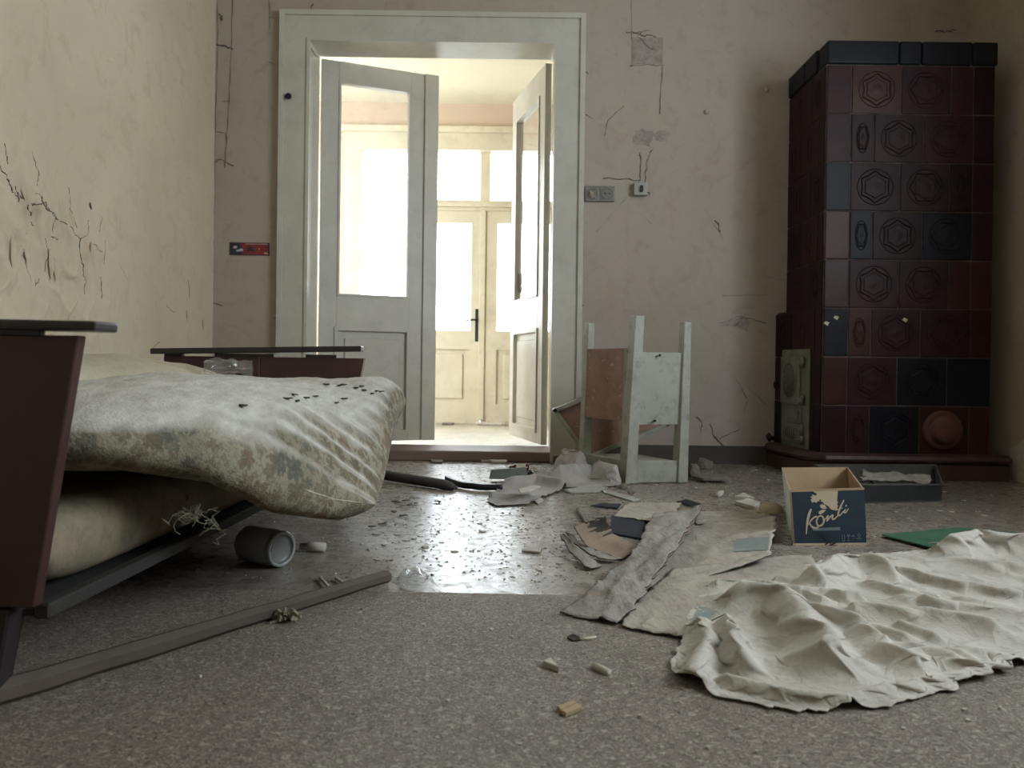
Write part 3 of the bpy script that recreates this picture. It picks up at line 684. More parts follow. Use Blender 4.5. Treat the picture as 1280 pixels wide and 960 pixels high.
# core (grout) of the stove
mk('grout_core', *merge([boxes([(SX0+.002, SX1-.006, SF+.0015, YB-.001, .02, ZTOP+.10)]),
   ([Vector(v) for v in [(SX0+.01, SF+.03, .1), (SX0+.02, YB-.001, .1), (SX0-.055, YB-.001, .1), (SX0-.010, SF+.1, .1), (SX0+.01, SF+.03, ZR0+3*RH-.012), (SX0+.02, YB-.001, ZR0+3*RH-.012), (SX0-.055, YB-.001, ZR0+3*RH-.012), (SX0-.010, SF+.1, ZR0+3*RH-.012)]], HF)]), 'grout', st)
TM = {}
def tile_mesh(wd, ht, motif):
    key = (round(wd, 3), round(ht, 3), motif)
    if key in TM: return TM[key]
    bm = bmesh.new(); g = .0022; T = .022
    bmesh.ops.create_cube(bm, size=1)
    for v in bm.verts: v.co = Vector((v.co.x*(wd-2*g), v.co.y*T, v.co.z*(ht-2*g)))
    bmesh.ops.bevel(bm, geom=[e for e in bm.edges], offset=.004, segments=2, profile=.6, affect='EDGES')
    def add(vf):
        vv = [bm.verts.new(v) for v in vf[0]]
        for f in vf[1]:
            try: bm.faces.new([vv[i] for i in f])
            except ValueError: pass
    y = -T/2
    if motif:
        R = .084 if motif != 'half' else .036
        sx = 1 if motif != 'half' else .8
        add(tubeg([(R*sx*math.cos(a), y, R*math.sin(a)*(1 if motif != 'half' else 1.9)) for a in [2*math.pi*i/28 for i in range(28)]], .0024, 4, True))
        st_ = []
        ph = math.pi/6 if motif == 'star_a' else 0
        n = 36
        for i in range(n):
            a = 2*math.pi*i/n; q = ((a-ph) % (math.pi/3))/(math.pi/3)
            rr = R*(.90-.17*math.sin(math.pi*q)**.8)
            st_.append((rr*sx*math.cos(a), y-.001, rr*math.sin(a)*(1 if motif != 'half' else 1.9)))
        add(tubeg(st_, .0034, 4, True))
        # domed centre with small petals
        n = 12; rings = [(.0, .004), (.3*R, .0035), (.52*R, .0035), (.6*R, 0)]
        vs = [(0, y-.0045, 0)]; fs = []
        for r, h in rings[1:]:
            for i in range(n): vs.append((r*math.cos(2*math.pi*i/n)*(1+.18*(i % 2))*sx, y-h+.001, r*math.sin(2*math.pi*i/n)*(1+.18*(i % 2))*(1 if motif != 'half' else 1.9)))
        for i in range(n): fs.append((0, 1+i, 1+(i+1) % n))
        for k in range(2):
            for i in range(n): fs.append((1+k*n+i, 1+(k+1)*n+i, 1+(k+1)*n+(i+1) % n, 1+k*n+(i+1) % n))
        add((vs, fs))
    bmesh.ops.recalc_face_normals(bm, faces=bm.faces)
    me = bpy.data.meshes.new('tile'); bm.to_mesh(me); bm.free(); me.materials.append(M['glaze'])
    TM[key] = me; return me
def tile(cx, cy, cz, wd, ht, motif, rz=0, mt='glaze', name='tile', ry=0):
    me = tile_mesh(wd, ht, motif)
    o = bpy.data.objects.new(name, me); COL.objects.link(o); o.parent = st
    o.location = Vector((cx, cy, cz))-so; o.rotation_euler = (rnd.uniform(-.004, .004), ry, rz+rnd.uniform(-.006, .006))
    if mt != 'glaze':
        o.material_slots[0].link = 'OBJECT'; o.material_slots[0].material = M[mt]
    return o
C1 = .117; U = .2345
odd = [(C1, None), (U, 's'), (U, 's'), (.105, 'half'), (.1015, None)]
even = [(C1, None), (.108, 'half'), (U, 's'), (U, 's'), (.0985, None)]
for r in range(8):           # r = 0 is the topmost row
    cz = ZTOP-(r+.5)*RH; cols = odd if r % 2 == 0 else even; x = SX0
    for k, (wd, mo) in enumerate(cols):
        if r == 7 and k == 3:
            tile(x+wd/2, SF+.008, cz, wd, RH, None, 0, 'glaze_brown'); capx = x+wd/2-.01; capz = cz
        elif r == 6 and k >= 3:
            if k == 3: tile(x+.103, SF+.008, cz, .206, RH, None, 0, 'glaze_black')
        else:
            mt = 'glaze'
            if (r, k) in ((7, 2), (2, 0), (3, 1), (3, 3), (6, 2), (5, 0)): mt = 'glaze_black'
            if (r, k) in ((4, 0), (5, 1), (5, 4), (4, 3), (4, 4), (6, 0), (3, 0), (7, 4), (0, 1)): mt = 'glaze_brown'
            if (r, k) in ((4, 3),): mo = None
            m_ = None if mo is None else ('half' if mo == 'half' else ('star_a' if (r*3+k) % 2 else 'star_b'))
            tile(x+wd/2, SF+.008+rnd.uniform(-.0012, .0012), cz, wd, RH, m_, 0, mt)
        x += wd
    # left side of the stove
    D = YB-SF
    cuts = [.0, .155, D] if r % 2 == 0 else [.0, .06, .29, D]
    for a, b in zip(cuts[:-1], cuts[1:]):
        if r < 5:
            tile(SX0+.008, SF+(a+b)/2+.012, cz, b-a, RH, 'half' if b-a > .1 else None, -H, 'glaze')
        else:
            ang = math.atan2(.055, D)
            t = ((a+b)/2)/D; 
            if r >= 6 and a > .02 and b <= D and not (b-a < .07): 
                pass
            tile(SX0+.006-.055*t, SF+(a+b)/2+.012, cz, b-a, RH, 'half' if (b-a > .1 and r == 5) else None, -H+ang, 'glaze' if r != 7 or a < .1 else 'glaze_black')
# sloped ledge on top of the wider firebox part
hexa('ledge', [(SX0-.001, SF+.02, ZR0+3*RH-.012), (SX0+.02, YB-.002, ZR0+3*RH-.012), (SX0-.062, YB-.002, ZR0+3*RH-.012), (SX0-.002, SF+.02, ZR0+3*RH-.012)],
     [(SX0+.004, SF+.02, ZR0+3*RH+.004), (SX0+.02, YB-.002, ZR0+3*RH+.010), (SX0-.045, YB-.002, ZR0+3*RH+.006), (SX0+.002, SF+.02, ZR0+3*RH+.004)], 'glaze', st)
# crown of black glazed tiles
zc0 = ZTOP; CHt = .112
cx0 = SX0-.004
for a, b in ((cx0, 1.800), (1.800, 1.905), (1.905, 2.143), (2.143, SX1+.008)):
    o = box('crown_tile', a+.002, b-.002, SF-.012, SF+.10, zc0+.003, zc0+CHt, 'glaze_black', st, .01, 3)
for a, b in ((SF+.10, 3.87), (3.87, YB-.003)):
    box('crown_tile', SX0-.012, SX0+.10, a+.002, b-.002, zc0+.003, zc0+CHt, 'glaze_black', st, .01, 3)
# clay cleanout cap
R = .094; prof = [(R*1.02, -.006), (R, .012), (R*.86, .022), (R*.80, .018), (R*.66, .022), (R*.62, .040), (R*.5, .046), (.0, .047)]
vs = []; fs = []; n = 32
for r, h in prof[:-1]:
    for i in range(n): vs.append((capx+r*math.cos(2*math.pi*i/n), SF-h, capz+r*math.sin(2*math.pi*i/n)))
vs.append((capx, SF-.047, capz))
for k in range(len(prof)-2):
    for i in range(n): fs.append((k*n+i, k*n+(i+1) % n, (k+1)*n+(i+1) % n, (k+1)*n+i))
k = (len(prof)-2)*n
for i in range(n): fs.append((k+i, k+(i+1) % n, len(vs)-1))
tag(mk('cleanout_cap', vs, fs, 'clay', st, True), 'round red clay cap')
# plinth with torus moulding
def plan(o_): return [(SX0-.095-o_, YB-.002), (SX0-.095-o_, 3.86), (SX0-.055-o_*.8, 3.66-o_*.3), (SX0+.0, 3.575-o_), (XR-.055+o_*.2, 3.575-o_), (XR-.045+o_*.2, YB-.002)]
layers = [(0, .0), (0, .072), (-.008, .080), (.010, .086), (.016, .098), (.010, .112), (-.02, .121), (-.03, .122)]
vs = []; fs = []; n = 6
for o_, z in layers: vs += [(x, y, z) for x, y in plan(o_)]
for k in range(len(layers)-1):
    for i in range(n): fs.append((k*n+i, k*n+(i+1) % n, (k+1)*n+(i+1) % n, (k+1)*n+i))
fs.append(tuple(range((len(layers)-1)*n, len(layers)*n))); fs.append(tuple(range(n-1, -1, -1)))
mk('plinth', vs, fs, pm('clay_glaze_plinth', (.085, .045, .038), (.045, .023, .022), 8, .5, .2, 50, grime=.3), st)
# cast iron fire door on the left side
ang = math.atan2(.055, YB-SF)
O_ = Vector((SX0-.0135, SF+.105, 0)); Ud = Vector((-math.sin(ang), math.cos(ang), 0)); Nd = Vector((-math.cos(ang), -math.sin(ang), 0))
FZ0, FZ1 = .115, .612; FWd = .285
def fd(nm, u0, u1, z0, z1, n0, n1, mt='iron', par=None, bv=.003): return frame_box(nm, O_, Ud, Nd, u0, u1, z0, z1, n0, n1, mt, par or st, bv)
fdr = fd('fire_door_frame', 0, FWd, FZ0, FZ1, 0, .010)
def vent(nm, u0, u1, z0, z1, slats):
    d = fd(nm, u0, u1, z0, z1, .010, .022, bv=.004)
    uc, zc = (u0+u1)/2, (z0+z1)/2; rx = (u1-u0)*.36; rz_ = (z1-z0)*.38
    ring = [O_+Ud*(uc+rx*math.cos(2*math.pi*i/24))+Nd*.024+Vector((0, 0, zc+rz_*math.sin(2*math.pi*i/24))) for i in range(24)]
    mk('grille_shade', *prismg([p-Nd*.003 for p in ring], Nd*.0025), 'iron_dark', d)  # dark disc paints the shade of the recess behind the slats
    parts = [tubeg(ring, .005, 5, True)]
    for k in range(slats):
        u = -1+2*(k+.5)/slats; hh = rz_*math.sqrt(max(0, 1-u*u))*.9
        a = O_+Ud*(uc+u*rx*.92)+Nd*.024
        parts.append(tubeg([a+Vector((0, 0, zc-hh)), a+Vector((0, 0, zc+hh))], .0045, 5))
    mk('grille', *merge(parts), 'iron', d, True)
    return d
vent('fire_door', .075, .275, .335, .575, 7)
fd('ornament_panel', .06, .24, .245, .325, .010, .016); fd('ornament_panel', .085, .2, .262, .31, .016, .024)
vent('ash_door', .065, .25, .145, .235, 6)
for z0_, z1_ in ((.345, .375), (.53, .56), (.155, .172), (.21, .228)):
    a = O_+Ud*.045+Nd*.020; tube('door_hinge', [a+Vector((0, 0, z0_-.012)), a+Vector((0, 0, z1_+.012))], .009, 'iron', st, 8)
    fd('hinge_strap', .03, .10, z0_+.003, z1_-.003, .018, .028)
a = O_+Ud*.292+Nd*.03
tube('latch_ring', [a+Nd*(.018*math.cos(t))+Vector((0, 0, .43+.022*math.sin(t))) for t in [2*math.pi*i/14 for i in range(14)]], .004, 'iron_dark', st, 6, True)
tube('ash_knob', [a+Vector((0, 0, .15)), a+Nd*.03+Vector((0, 0, .15)), a+Nd*.04+Vector((0, 0, .155)), a+Nd*.05+Vector((0, 0, .15))], [.008, .01, .026, .014], 'iron_dark', st, 10)
c = P(1053, 404, SF-.004)
for (a, b) in ((1045, 397), (1033, 404), (1131, 400)):
    c = P(a, b, SF-.004); prism('glaze_chip', [(c.x-.013, SF-.0045, c.z), (c.x-.004, SF-.0045, c.z+.010), (c.x+.014, SF-.0045, c.z+.004), (c.x+.006, SF-.0045, c.z-.012)], (0, .004, 0), 'label', st)
# crumbled plaster behind the plinth on the right
vs, fs = [], []
rr = random.Random(5)
# ------------------------------------------------------------------ upturned bedside stand
tb = empty('upturned_stand', (.58, 3.42, 0), 'upturned pale green bedside stand with three legs up and brown hardboard side', 'stand')
pN = F(790, 605); pR = F(850, 605); pL = F(730, 583)
def leg(base_px, top_px, Y, wdt, mt='table_paint'):
    b = P(base_px[0], base_px[1], Y); t = P(top_px[0], top_px[1], Y); b.z = max(b.z, .001)
    return b, t
nL = ((788, 602), (797, 395)); 
legs = {}
for key, (bp, tp, Y, s) in {'n': ((785, 590), (796.5, 395), 3.38, .058), 'r': ((850, 590), (857, 403), 3.43, .052), 'l': ((730, 590), (737, 404), 3.66, .046)}.items():
    b, t = P(*bp, Y), P(*tp, Y); d = (t-b)/(t.z-b.z); b = b-d*(b.z-.002); legs[key] = (b, t, s)
    hs = s/2; q = .72 if key != 'n' else .8
    def sq(c, k, rot=.45):
        out = []
        for a in (225, 315, 45, 135):
            an = math.radians(a)+rot; out.append((c.x+math.cos(an)*hs*1.414*k, c.y+math.sin(an)*hs*1.414*k, c.z))
        return out
    hexa('leg', sq(b, 1), sq(t, q), 'table_paint', tb, .002)
# hidden fourth leg
b4 = legs['r'][0]+legs['l'][0]-legs['n'][0]; t4 = legs['r'][1]+legs['l'][1]-legs['n'][1]; t4.z -= .12
hs = .019; hexa('leg', [(b4.x-hs, b4.y-hs, .002), (b4.x+hs, b4.y-hs, .002), (b4.x+hs, b4.y+hs, .002), (b4.x-hs, b4.y+hs, .002)], [(t4.x-hs, t4.y-hs, t4.z), (t4.x+hs, t4.y-hs, t4.z), (t4.x+hs, t4.y+hs, t4.z), (t4.x-hs, t4.y+hs, t4.z)], 'table_paint', tb)
def at_leg(k, z): b, t, s = legs[k]; f = (z-b.z)/(t.z-b.z); return b.lerp(t, f)
def panel(nm, k0, k1, z0, z1, mt, th=.012, e0=0.0, e1=0.0, push=0.0):
    a0, a1, c0, c1 = at_leg(k0, z0), at_leg(k0, z1), at_leg(k1, z0), at_leg(k1, z1)
    d = (c0-a0).normalized(); n_ = Vector((d.y, -d.x, 0))
    if n_.y > 0: n_ = -n_
    A = [a0+d*e0+n_*push, c0-d*e1+n_*push, c0-d*e1+n_*(push-th), a0+d*e0+n_*(push-th)]
    B_ = [a1+d*e0+n_*push, c1-d*e1+n_*push, c1-d*e1+n_*(push-th), a1+d*e0+n_*(push-th)]
    return hexa(nm, A, B_, mt, tb, .0015)
zz = lambda py, Y: P(795, py, Y).z
panel('side_board', 'l', 'n', zz(527, 3.38), zz(438, 3.38)+.01, 'hardboard', .006, .005, .035, .018)
panel('edge_batten', 'l', 'n', zz(527, 3.38)-.005, zz(437, 3.38), 'table_paint', .012, .29, .018, .022)
panel('side_board', 'n', 'r', zz(531, 3.38), zz(440, 3.38), 'table_paint', .010, .01, .01, .012)
panel('bottom_rail', 'l', 'n', .004, zz(576, 3.38), 'table_paint', .018, .0, .0, .018)
panel('bottom_rail', 'n', 'r', .004, zz(576, 3.38), 'table_paint', .018, .0, .0, .018)
# top board of the stand, lying low inside
q = [legs['n'][0], legs['r'][0], b4, legs['l'][0]]
c = sum(q, Vector())/4
hexa('shelf', [Vector((v.x, v.y, .085)).lerp(Vector((c.x, c.y, .085)), .12) for v in q], [Vector((v.x, v.y, .097)).lerp(Vector((c.x, c.y, .097)), .12) for v in q], 'table_paint', tb)
for (a, b) in ((825, 444), (819, 526)):
    c = P(a, b, 3.375); tube('nail_head', [c+Vector((0, .01, 0)), c+Vector((0, -.004, 0))], .005, 'iron_dark', tb, 8)
# tilted drawer panel behind the stand
Yd = 3.83
A = P(690, 512, Yd); u = P(740, 491, Yd)-A; v = P(733, 572, Yd)-A
Bq = A+u*2.05; Dq = A+v*1.04; Cq = Bq+v*1.04
Cq.z = max(Cq.z, .02)
e = empty('tilted_panel', (Dq.x, Yd, 0), 'brown hardboard panel with pale painted frame tilted behind the upturned stand', 'panel')
off = Vector((0, .03, 0))
prism('field', [A, Bq, Cq, Dq], (0, .006, 0), 'hardboard', e)
for nm, (p, q_) in (('frame_bar', (A, Bq)), ('frame_bar', (A, Dq)), ('frame_bar', (Dq, Cq)), ('frame_bar', (Bq, Cq))):
    d = (q_-p).normalized(); n_ = Vector((-d.z, 0, d.x))
    cen = (A+Bq+Cq+Dq)/4
    if (cen-p).dot(n_) < 0: n_ = -n_
    prism(nm, [p-Vector((0, .022, 0)), q_-Vector((0, .022, 0)), q_+n_*.02-Vector((0, .022, 0)), p+n_*.02-Vector((0, .022, 0))], (0, .05, 0), 'table_paint', e, .002)
# ------------------------------------------------------------------ bed
bed = empty('sofa_bed_frame', (-1.0, 2.0, 0), 'broken sofa bed frame with two dark mahogany end boards along left wall', 'bed')
def endboard(Y, near):
    k = 1 if near else -1
    if near:
        XRt = P(128, 408, Y).x; zt_ = P(128, 402, Y).z
        cap = [(-1.5, Y-.02), (XRt, Y-.02), (XRt, Y+.045), (-1.5, Y+.045)]
        zr, zl, th_ = zt_, P(0, 394, Y).z, .0145
        # the cap's left end sits a little higher
        slope = (zl-zr)/(P(0, 394, Y).x-XRt)
        zl2 = zr+slope*.15*(-1.5-XRt)
        pe = P(98, 416, Y); pb = P(42, 763, Y)
    else:
        XRt = P(453, 436, Y).x; zr = P(453, 432.5, Y).z; xl = P(192, 436, Y).x; zl2 = P(192, 435.5, Y).z; th_ = .022
        cap = [(xl, Y-.03), (XRt, Y-.03), (XRt, Y+.03), (xl, Y+.03)]
        pe = P(455, 444, Y); pb = Vector((pe.x-.07, Y, .16))
    b4 = [(x, y, (zl2 if i in (0, 3) else zr)-th_) for i, (x, y) in enumerate(cap)]; t4_ = [(x, y, z+th_) for x, y, z in b4]
    hexa('cap_rail', b4, t4_, 'cap_dark', bed, .004, 2)
    xl_ = cap[0][0]+.04
    gap = .006
    zp_ = min(zr, zl2)-th_-gap
    ya, yb = Y+.0, Y+.022
    mid = None if near else P(325, 440, Y).x
    if near:
        tag(hexa('end_panel', [(xl_, ya, .155), (pb.x, ya, .155), (pb.x, yb, .155), (xl_, yb, .155)], [(xl_, ya, zp_), (pe.x, ya, zp_), (pe.x, yb, zp_), (xl_, yb, zp_)], 'wood_dark', bed, .002), None)
        # spacer blocks between panel and cap
        for xx in (-.70, -.95, -1.3): box('spacer', xx-.05, xx+.02, ya+.004, yb-.004, zp_-.001, zr-th_+.006, 'cap_dark', bed)
        l0, l1 = P(22, 758, Y+.02), P(0, 828, Y+.02)
        hexa('front_leg', [(l1.x-.045, Y+.005, .004), (l1.x, Y+.005, .004), (l1.x, Y+.04, .004), (l1.x-.045, Y+.04, .004)], [(l0.x-.07, Y+.002, l0.z), (l0.x, Y+.002, l0.z), (l0.x, Y+.045, l0.z), (l0.x-.07, Y+.045, l0.z)], 'cap_dark', bed, .003)
    else:
        for (a, b) in ((xl_, mid-.001), (mid+.001, None)):
            x1b = pb.x if b is None else b; x1t = pe.x if b is None else b
            hexa('end_panel', [(a, ya, .155), (x1b, ya, .155), (x1b, yb, .155), (a, yb, .155)], [(a, ya, zp_), (x1t, ya, zp_), (x1t, yb, zp_), (a, yb, zp_)], 'wood_dark', bed, .002)
        tag(hexa('edge_strip', [(pb.x, ya-.001, .155), (pb.x+.008, ya-.001, .155), (pb.x+.008, yb, .155), (pb.x, yb, .155)], [(pe.x, ya-.001, zp_), (pe.x+.008, ya-.001, zp_), (pe.x+.008, yb, zp_), (pe.x, yb, zp_)], 'raw_edge', bed), 'pale edge strip')
        for a, b in ((195, 230), (268, 280), (303, 340), (381, 421)):
            pass
        for a, b in ((205, 228), (268, 342), (382, 420)):
            box('spacer', P(a, 440, Y).x, P(b, 440, Y).x, ya+.002, yb-.002, zp_-.001, min(zr, zl2)-th_+.006, 'cap_dark', bed)
        for xx in (-1.3, pb.x-.03): tube('back_leg', [(xx, Y+.01, .16), (xx, Y+.01, .002)], .018, 'cap_dark', bed, 8)
endboard(1.10, True); endboard(3.0, False)
# base tray of the frame
yA, yC = 1.135, 2.99
hexa('side_rail', [(-.705, yA, .127), (-.68, yA, .127), (-.68, yC, .085), (-.705, yC, .085)], [(-.705, yA, .150), (-.68, yA, .150), (-.68, yC, .108), (-.705, yC, .108)], 'base_wood', bed, .003)
hexa('base_board', [(-1.5, yA, .132), (-.705, yA, .132), (-.705, yC, .09), (-1.5, yC, .09)], [(-1.5, yA, .142), (-.705, yA, .142), (-.705, yC, .10), (-1.5, yC, .10)], 'base_wood', bed)
for yy in (1.6, 2.6):
    tube('tray_foot', [(-1.1, yy, .11), (-1.1, yy, .0)], .02, 'base_wood', bed, 8)
def slab(name, plan0, plan1, zc, th, mat, nu=120, nv=120, label=None, cat='mattress', px=6, disp=None, parent=None):
    """rounded cushion: plan0 near edge polyline, plan1 far edge polyline; zc(u,v) centre height, th(u,v) thickness"""
    def sp(n): a = np.linspace(-1, 1, n); return np.sin(a*math.pi/2)
    su = sp(nu); sv = sp(nv); U_ = (su+1)/2; V_ = (sv+1)/2
    def curve(pl, U_):
        pl = np.array(pl, float); d = np.r_[0, np.cumsum(np.hypot(*np.diff(pl, axis=0).T))]; d /= d[-1]
        c = catm([(*p, 0) for p in pl], 200)[:, :2]; dd = np.r_[0, np.cumsum(np.hypot(*np.diff(c, axis=0).T))]; dd /= dd[-1]
        return np.stack([np.interp(U_, dd, c[:, 0]), np.interp(U_, dd, c[:, 1])], -1)
    A = curve(plan0, U_); B_ = curve(plan1, U_)
    VV, UU = np.meshgrid(V_, U_, indexing='ij'); S_, T_ = np.meshgrid(sv, su, indexing='ij')
    XY = A[None]*(1-VV[..., None])+B_[None]*VV[..., None]
    prof = np.clip(1-np.abs(S_)**px, 0, 1)**.5*np.clip(1-np.abs(T_)**px, 0, 1)**.5
    Zc = zc(UU, VV); Th = th(UU, VV)/2*prof
    D_ = disp(UU, VV, XY) if disp else 0
    top = np.concatenate([XY, (Zc+Th+D_*prof**.3)[..., None]], -1); bot = np.concatenate([XY, (Zc-Th)[..., None]], -1)
    vs = np.concatenate([top.reshape(-1, 3), bot.reshape(-1, 3)]).tolist(); k = nu*nv; fs = []
    for j in range(nv-1):
        for i in range(nu-1):
            a = j*nu+i; fs.append((a, a+1, a+nu+1, a+nu)); fs.append((k+a, k+a+nu, k+a+nu+1, k+a+1))
    o = mk(name, vs, fs, mat, parent, True)
    bm = bmesh.new(); bm.from_mesh(o.data); bmesh.ops.remove_doubles(bm, verts=bm.verts, dist=1e-5); bmesh.ops.recalc_face_normals(bm, faces=bm.faces)
    for f in bm.faces: f.smooth = True
    bm.to_mesh(o.data); bm.free()
    if label: tag(o, label, cat)
    return o
def smst(x, a, b): t = np.clip((x-a)/(b-a), 0, 1); return t*t*(3-2*t)
def zc_main(u, v):
    near = np.interp(u, [0, .34, .5, .64, .85, 1], [.385, .385, .36, .300, .222, .185]); far = .372+0*u
    w_ = smst(v, 0, .75)
    return near*(1-w_)+far*w_
def disp_main(u, v, XY):
    x, y = XY[..., 0], XY[..., 1]
    ribs = np.sin(v*2*math.pi*15+3.5*vn(u*2.5, v*5, 4)+u*2.0)*.0085*smst(u, .25, .95)*(.6+vn(u*4, v*7, 9))+np.abs(vn(u*3+v*2, v*34, 14))*.012*smst(u, .3, .9)
    return ribs+fbm(x*6, y*6, 2, 4)*.016+.012*np.sin(u*5+v*3)
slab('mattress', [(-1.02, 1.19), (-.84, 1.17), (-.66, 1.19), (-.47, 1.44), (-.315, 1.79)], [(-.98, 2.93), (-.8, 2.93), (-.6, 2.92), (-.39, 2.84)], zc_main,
     lambda u, v: np.interp(u, [0, .34, .5, .64, .85, 1], [.16, .16, .2, .255, .20, .15])*(1-smst(v, 0, .6))+.20*smst(v, 0, .6), 'floral', 170, 170, 'floral patterned mattress sagging off the sofa bed, glare painted into its pale top', 'mattress', 5, disp_main)
slab('bolster_cushion', [(-1.56, 1.4), (-1.25, 1.38), (-1.06, 1.42)], [(-1.56, 2.93), (-1.22, 2.92), (-1.0, 2.84)], lambda u, v: .412+.0*u, lambda u, v: .235+.0*u, 'ticking_pale', 80, 80,
     'long beige bolster cushion lying between the floral mattress and the left wall', 'cushion', 3, lambda u, v, XY: fbm(XY[..., 0]*7, XY[..., 1]*7, 6, 4)*.014)
slab('lower_cushion', [(-1.45, 1.165), (-.9, 1.16), (-.703, 1.165)], [(-1.45, 2.96), (-.9, 2.96), (-.703, 2.96)], lambda u, v: .213-.042*v, lambda u, v: .14+.0*u, 'ticking', 70, 90,
     'stained seat cushion lying in the base under the floral mattress', 'cushion', 16, lambda u, v, XY: fbm(XY[..., 0]*8, XY[..., 1]*8, 16, 3)*.008)
# frayed threads and strip of board under the mattress corner
parts = []
r_ = random.Random(12)
for k in range(26):
    a = P(r_.uniform(225, 268), r_.uniform(636, 652), 1.38+r_.uniform(-.03, .03)); pts = [a]
    for i in range(6): pts.append(pts[-1]+Vector((r_.uniform(-.014, .016), r_.uniform(-.01, .006), r_.uniform(-.012, .008))))
    parts.append(tubeg(pts, .0007, 4))
mat_o = bpy.data.objects['mattress']
o = mk('frayed_threads', *merge(parts), 'thread', mat_o); o['kind'] = 'stuff'
# ------------------------------------------------------------------ things lying on the mattress
bpy.context.view_layer.update()
def ray_top(ob, x, y):
    mw = ob.matrix_world.inverted(); h, loc, nr, _ = ob.ray_cast(mw @ Vector((x, y, 2)), Vector((0, 0, -1)))
    return (ob.matrix_world @ loc).z if h else None
def on_mat(px, py):
    """point of the mattress top met by this sight line"""
    mw = mat_o.matrix_world.inverted(); r = ray(px, py).normalized(); h, loc, nr, _ = mat_o.ray_cast(mw @ Vector((0, 0, CAM_H)), r)
    return mat_o.matrix_world @ loc if h else None
def crumple(c, ax, Lh, R, name, mat, label, cat, sd=1, n=26, m=18, crush=.25):
    ax = Vector(ax).normalized(); x = ax.cross(Vector((0, 0, 1))).normalized(); y = x.cross(ax); vs = []; fs = []
    for i in range(m):
        t = i/(m-1)
        for j in range(n):
            a = 2*math.pi*j/n; rr_ = R*(1-crush*.5+crush*2*float(vn(j*.55 % n, t*7, sd)))*(1-.25*t)
            p = Vector(c)+ax*(t-.5)*Lh+x*math.cos(a)*rr_+y*math.sin(a)*rr_*.85
            p += Vector((0, 0, .012*float(vn(t*6, a*2, sd+4)))); p.z = max(p.z, c[2]-R*.9); vs.append(p)
    for i in range(m-1):
        for j in range(n): fs.append((i*n+j, i*n+(j+1) % n, (i+1)*n+(j+1) % n, (i+1)*n+j))
    fs.append(tuple(range(n)))
    o = mk(name, vs, fs, mat, None, False); return tag(o, label, cat)
pc = P(286, 465, 2.55); crumple((pc.x, pc.y, .492), (1, .25, .0), .15, .040, 'plastic_cup', 'film', 'crumpled clear plastic bottle lying on the mattress before the far end board', 'plastic bottle', 3, crush=.5)
LEAFSPOT = [(429, 482), (424, 483), (445, 486), (452, 484), (471, 490), (476, 491), (466, 493), (455, 489), (356, 473), (303, 509), (360, 500), (372, 503), (383, 499), (395, 497), (368, 495), (430, 500), (421, 505), (408, 482)]
k0 = None
def leaf_obj(name, c, s, ang, mat, label, cat, group, sd):
    r_ = random.Random(sd); n = 7
    pts = [(c.x+math.cos(ang)*s*math.cos(2*math.pi*i/n)*r_.uniform(.6, 1.1)-math.sin(ang)*s*.45*math.sin(2*math.pi*i/n), c.y+math.sin(ang)*s*math.cos(2*math.pi*i/n)*r_.uniform(.6, 1.1)+math.cos(ang)*s*.45*math.sin(2*math.pi*i/n), c.z+.001+r_.uniform(0, s*.25)) for i in range(n)]
    return tag(prism(name, pts, (0, 0, .0025), mat), label, cat, group)
for i, (a, b) in enumerate(LEAFSPOT):
    c = on_mat(a, b)
    if c is None: continue
    leaf_obj('leaf_scrap', c, .012 if i != 9 else .016, i*1.3, 'leaf', 'dark dry leaf scrap lying on top of the floral mattress', 'leaf', 'dry leaf scraps on the mattress', i)
# ------------------------------------------------------------------ glass jar under the mattress, small plug behind it
def lathe(c, ax, prof, n=28, up=None):
    ax = Vector(ax).normalized(); x = ax.cross(Vector((0, 0, 1)))
    if x.length < 1e-3: x = Vector((1, 0, 0))
    x.normalize(); y = ax.cross(x).normalized(); vs = []; fs = []
    for r, h in prof:
        for j in range(n): a = 2*math.pi*j/n; vs.append(Vector(c)+ax*h+x*math.cos(a)*r+y*math.sin(a)*r)
    for i in range(len(prof)-1):
        for j in range(n): fs.append((i*n+j, i*n+(j+1) % n, (i+1)*n+(j+1) % n, (i+1)*n+j))
    return vs, fs
jc = F(352, 711); R = .045
jar_c = Vector((jc.x, jc.y+.01, R+.001)); jax = Vector((-.9, .55, 0)).normalized()
e = empty('glass_jar', (jar_c.x, jar_c.y, 0), 'dust-coated empty glass jar lying on its side under the mattress corner', 'jar')
M['jarglass'] = pm('dusty_jar_glass', (.36, .38, .37), (.28, .29, .28), 20, .25, .1, 60, spec=.6)
mk('jar_body', *lathe(jar_c, jax, [(.036, .003), (.041, .0), (.045, .004), (.0445, .014), (.041, .018), (.041, .024), (.0455, .034), (.0455, .125), (.038, .136), (.0, .137)], 28), 'jarglass', e, True)
mk('jar_inside', *lathe(jar_c, jax, [(.036, .002), (.034, .008), (.030, .010), (.0, .012)], 28), pm('jar_inside', (.24, .25, .24), None, 20, .3, 0), e, True)
c = F(393, 690); 
tag(mk('plastic_plug', *lathe(Vector((c.x, c.y, .014)), (-1, .1, 0), [(0, -.03), (.012, -.03), (.013, .02), (.009, .022), (.009, .04), (0, .04)], 14), 'plaster', None, True), 'small white plastic plug lying just behind the glass jar', 'plug')
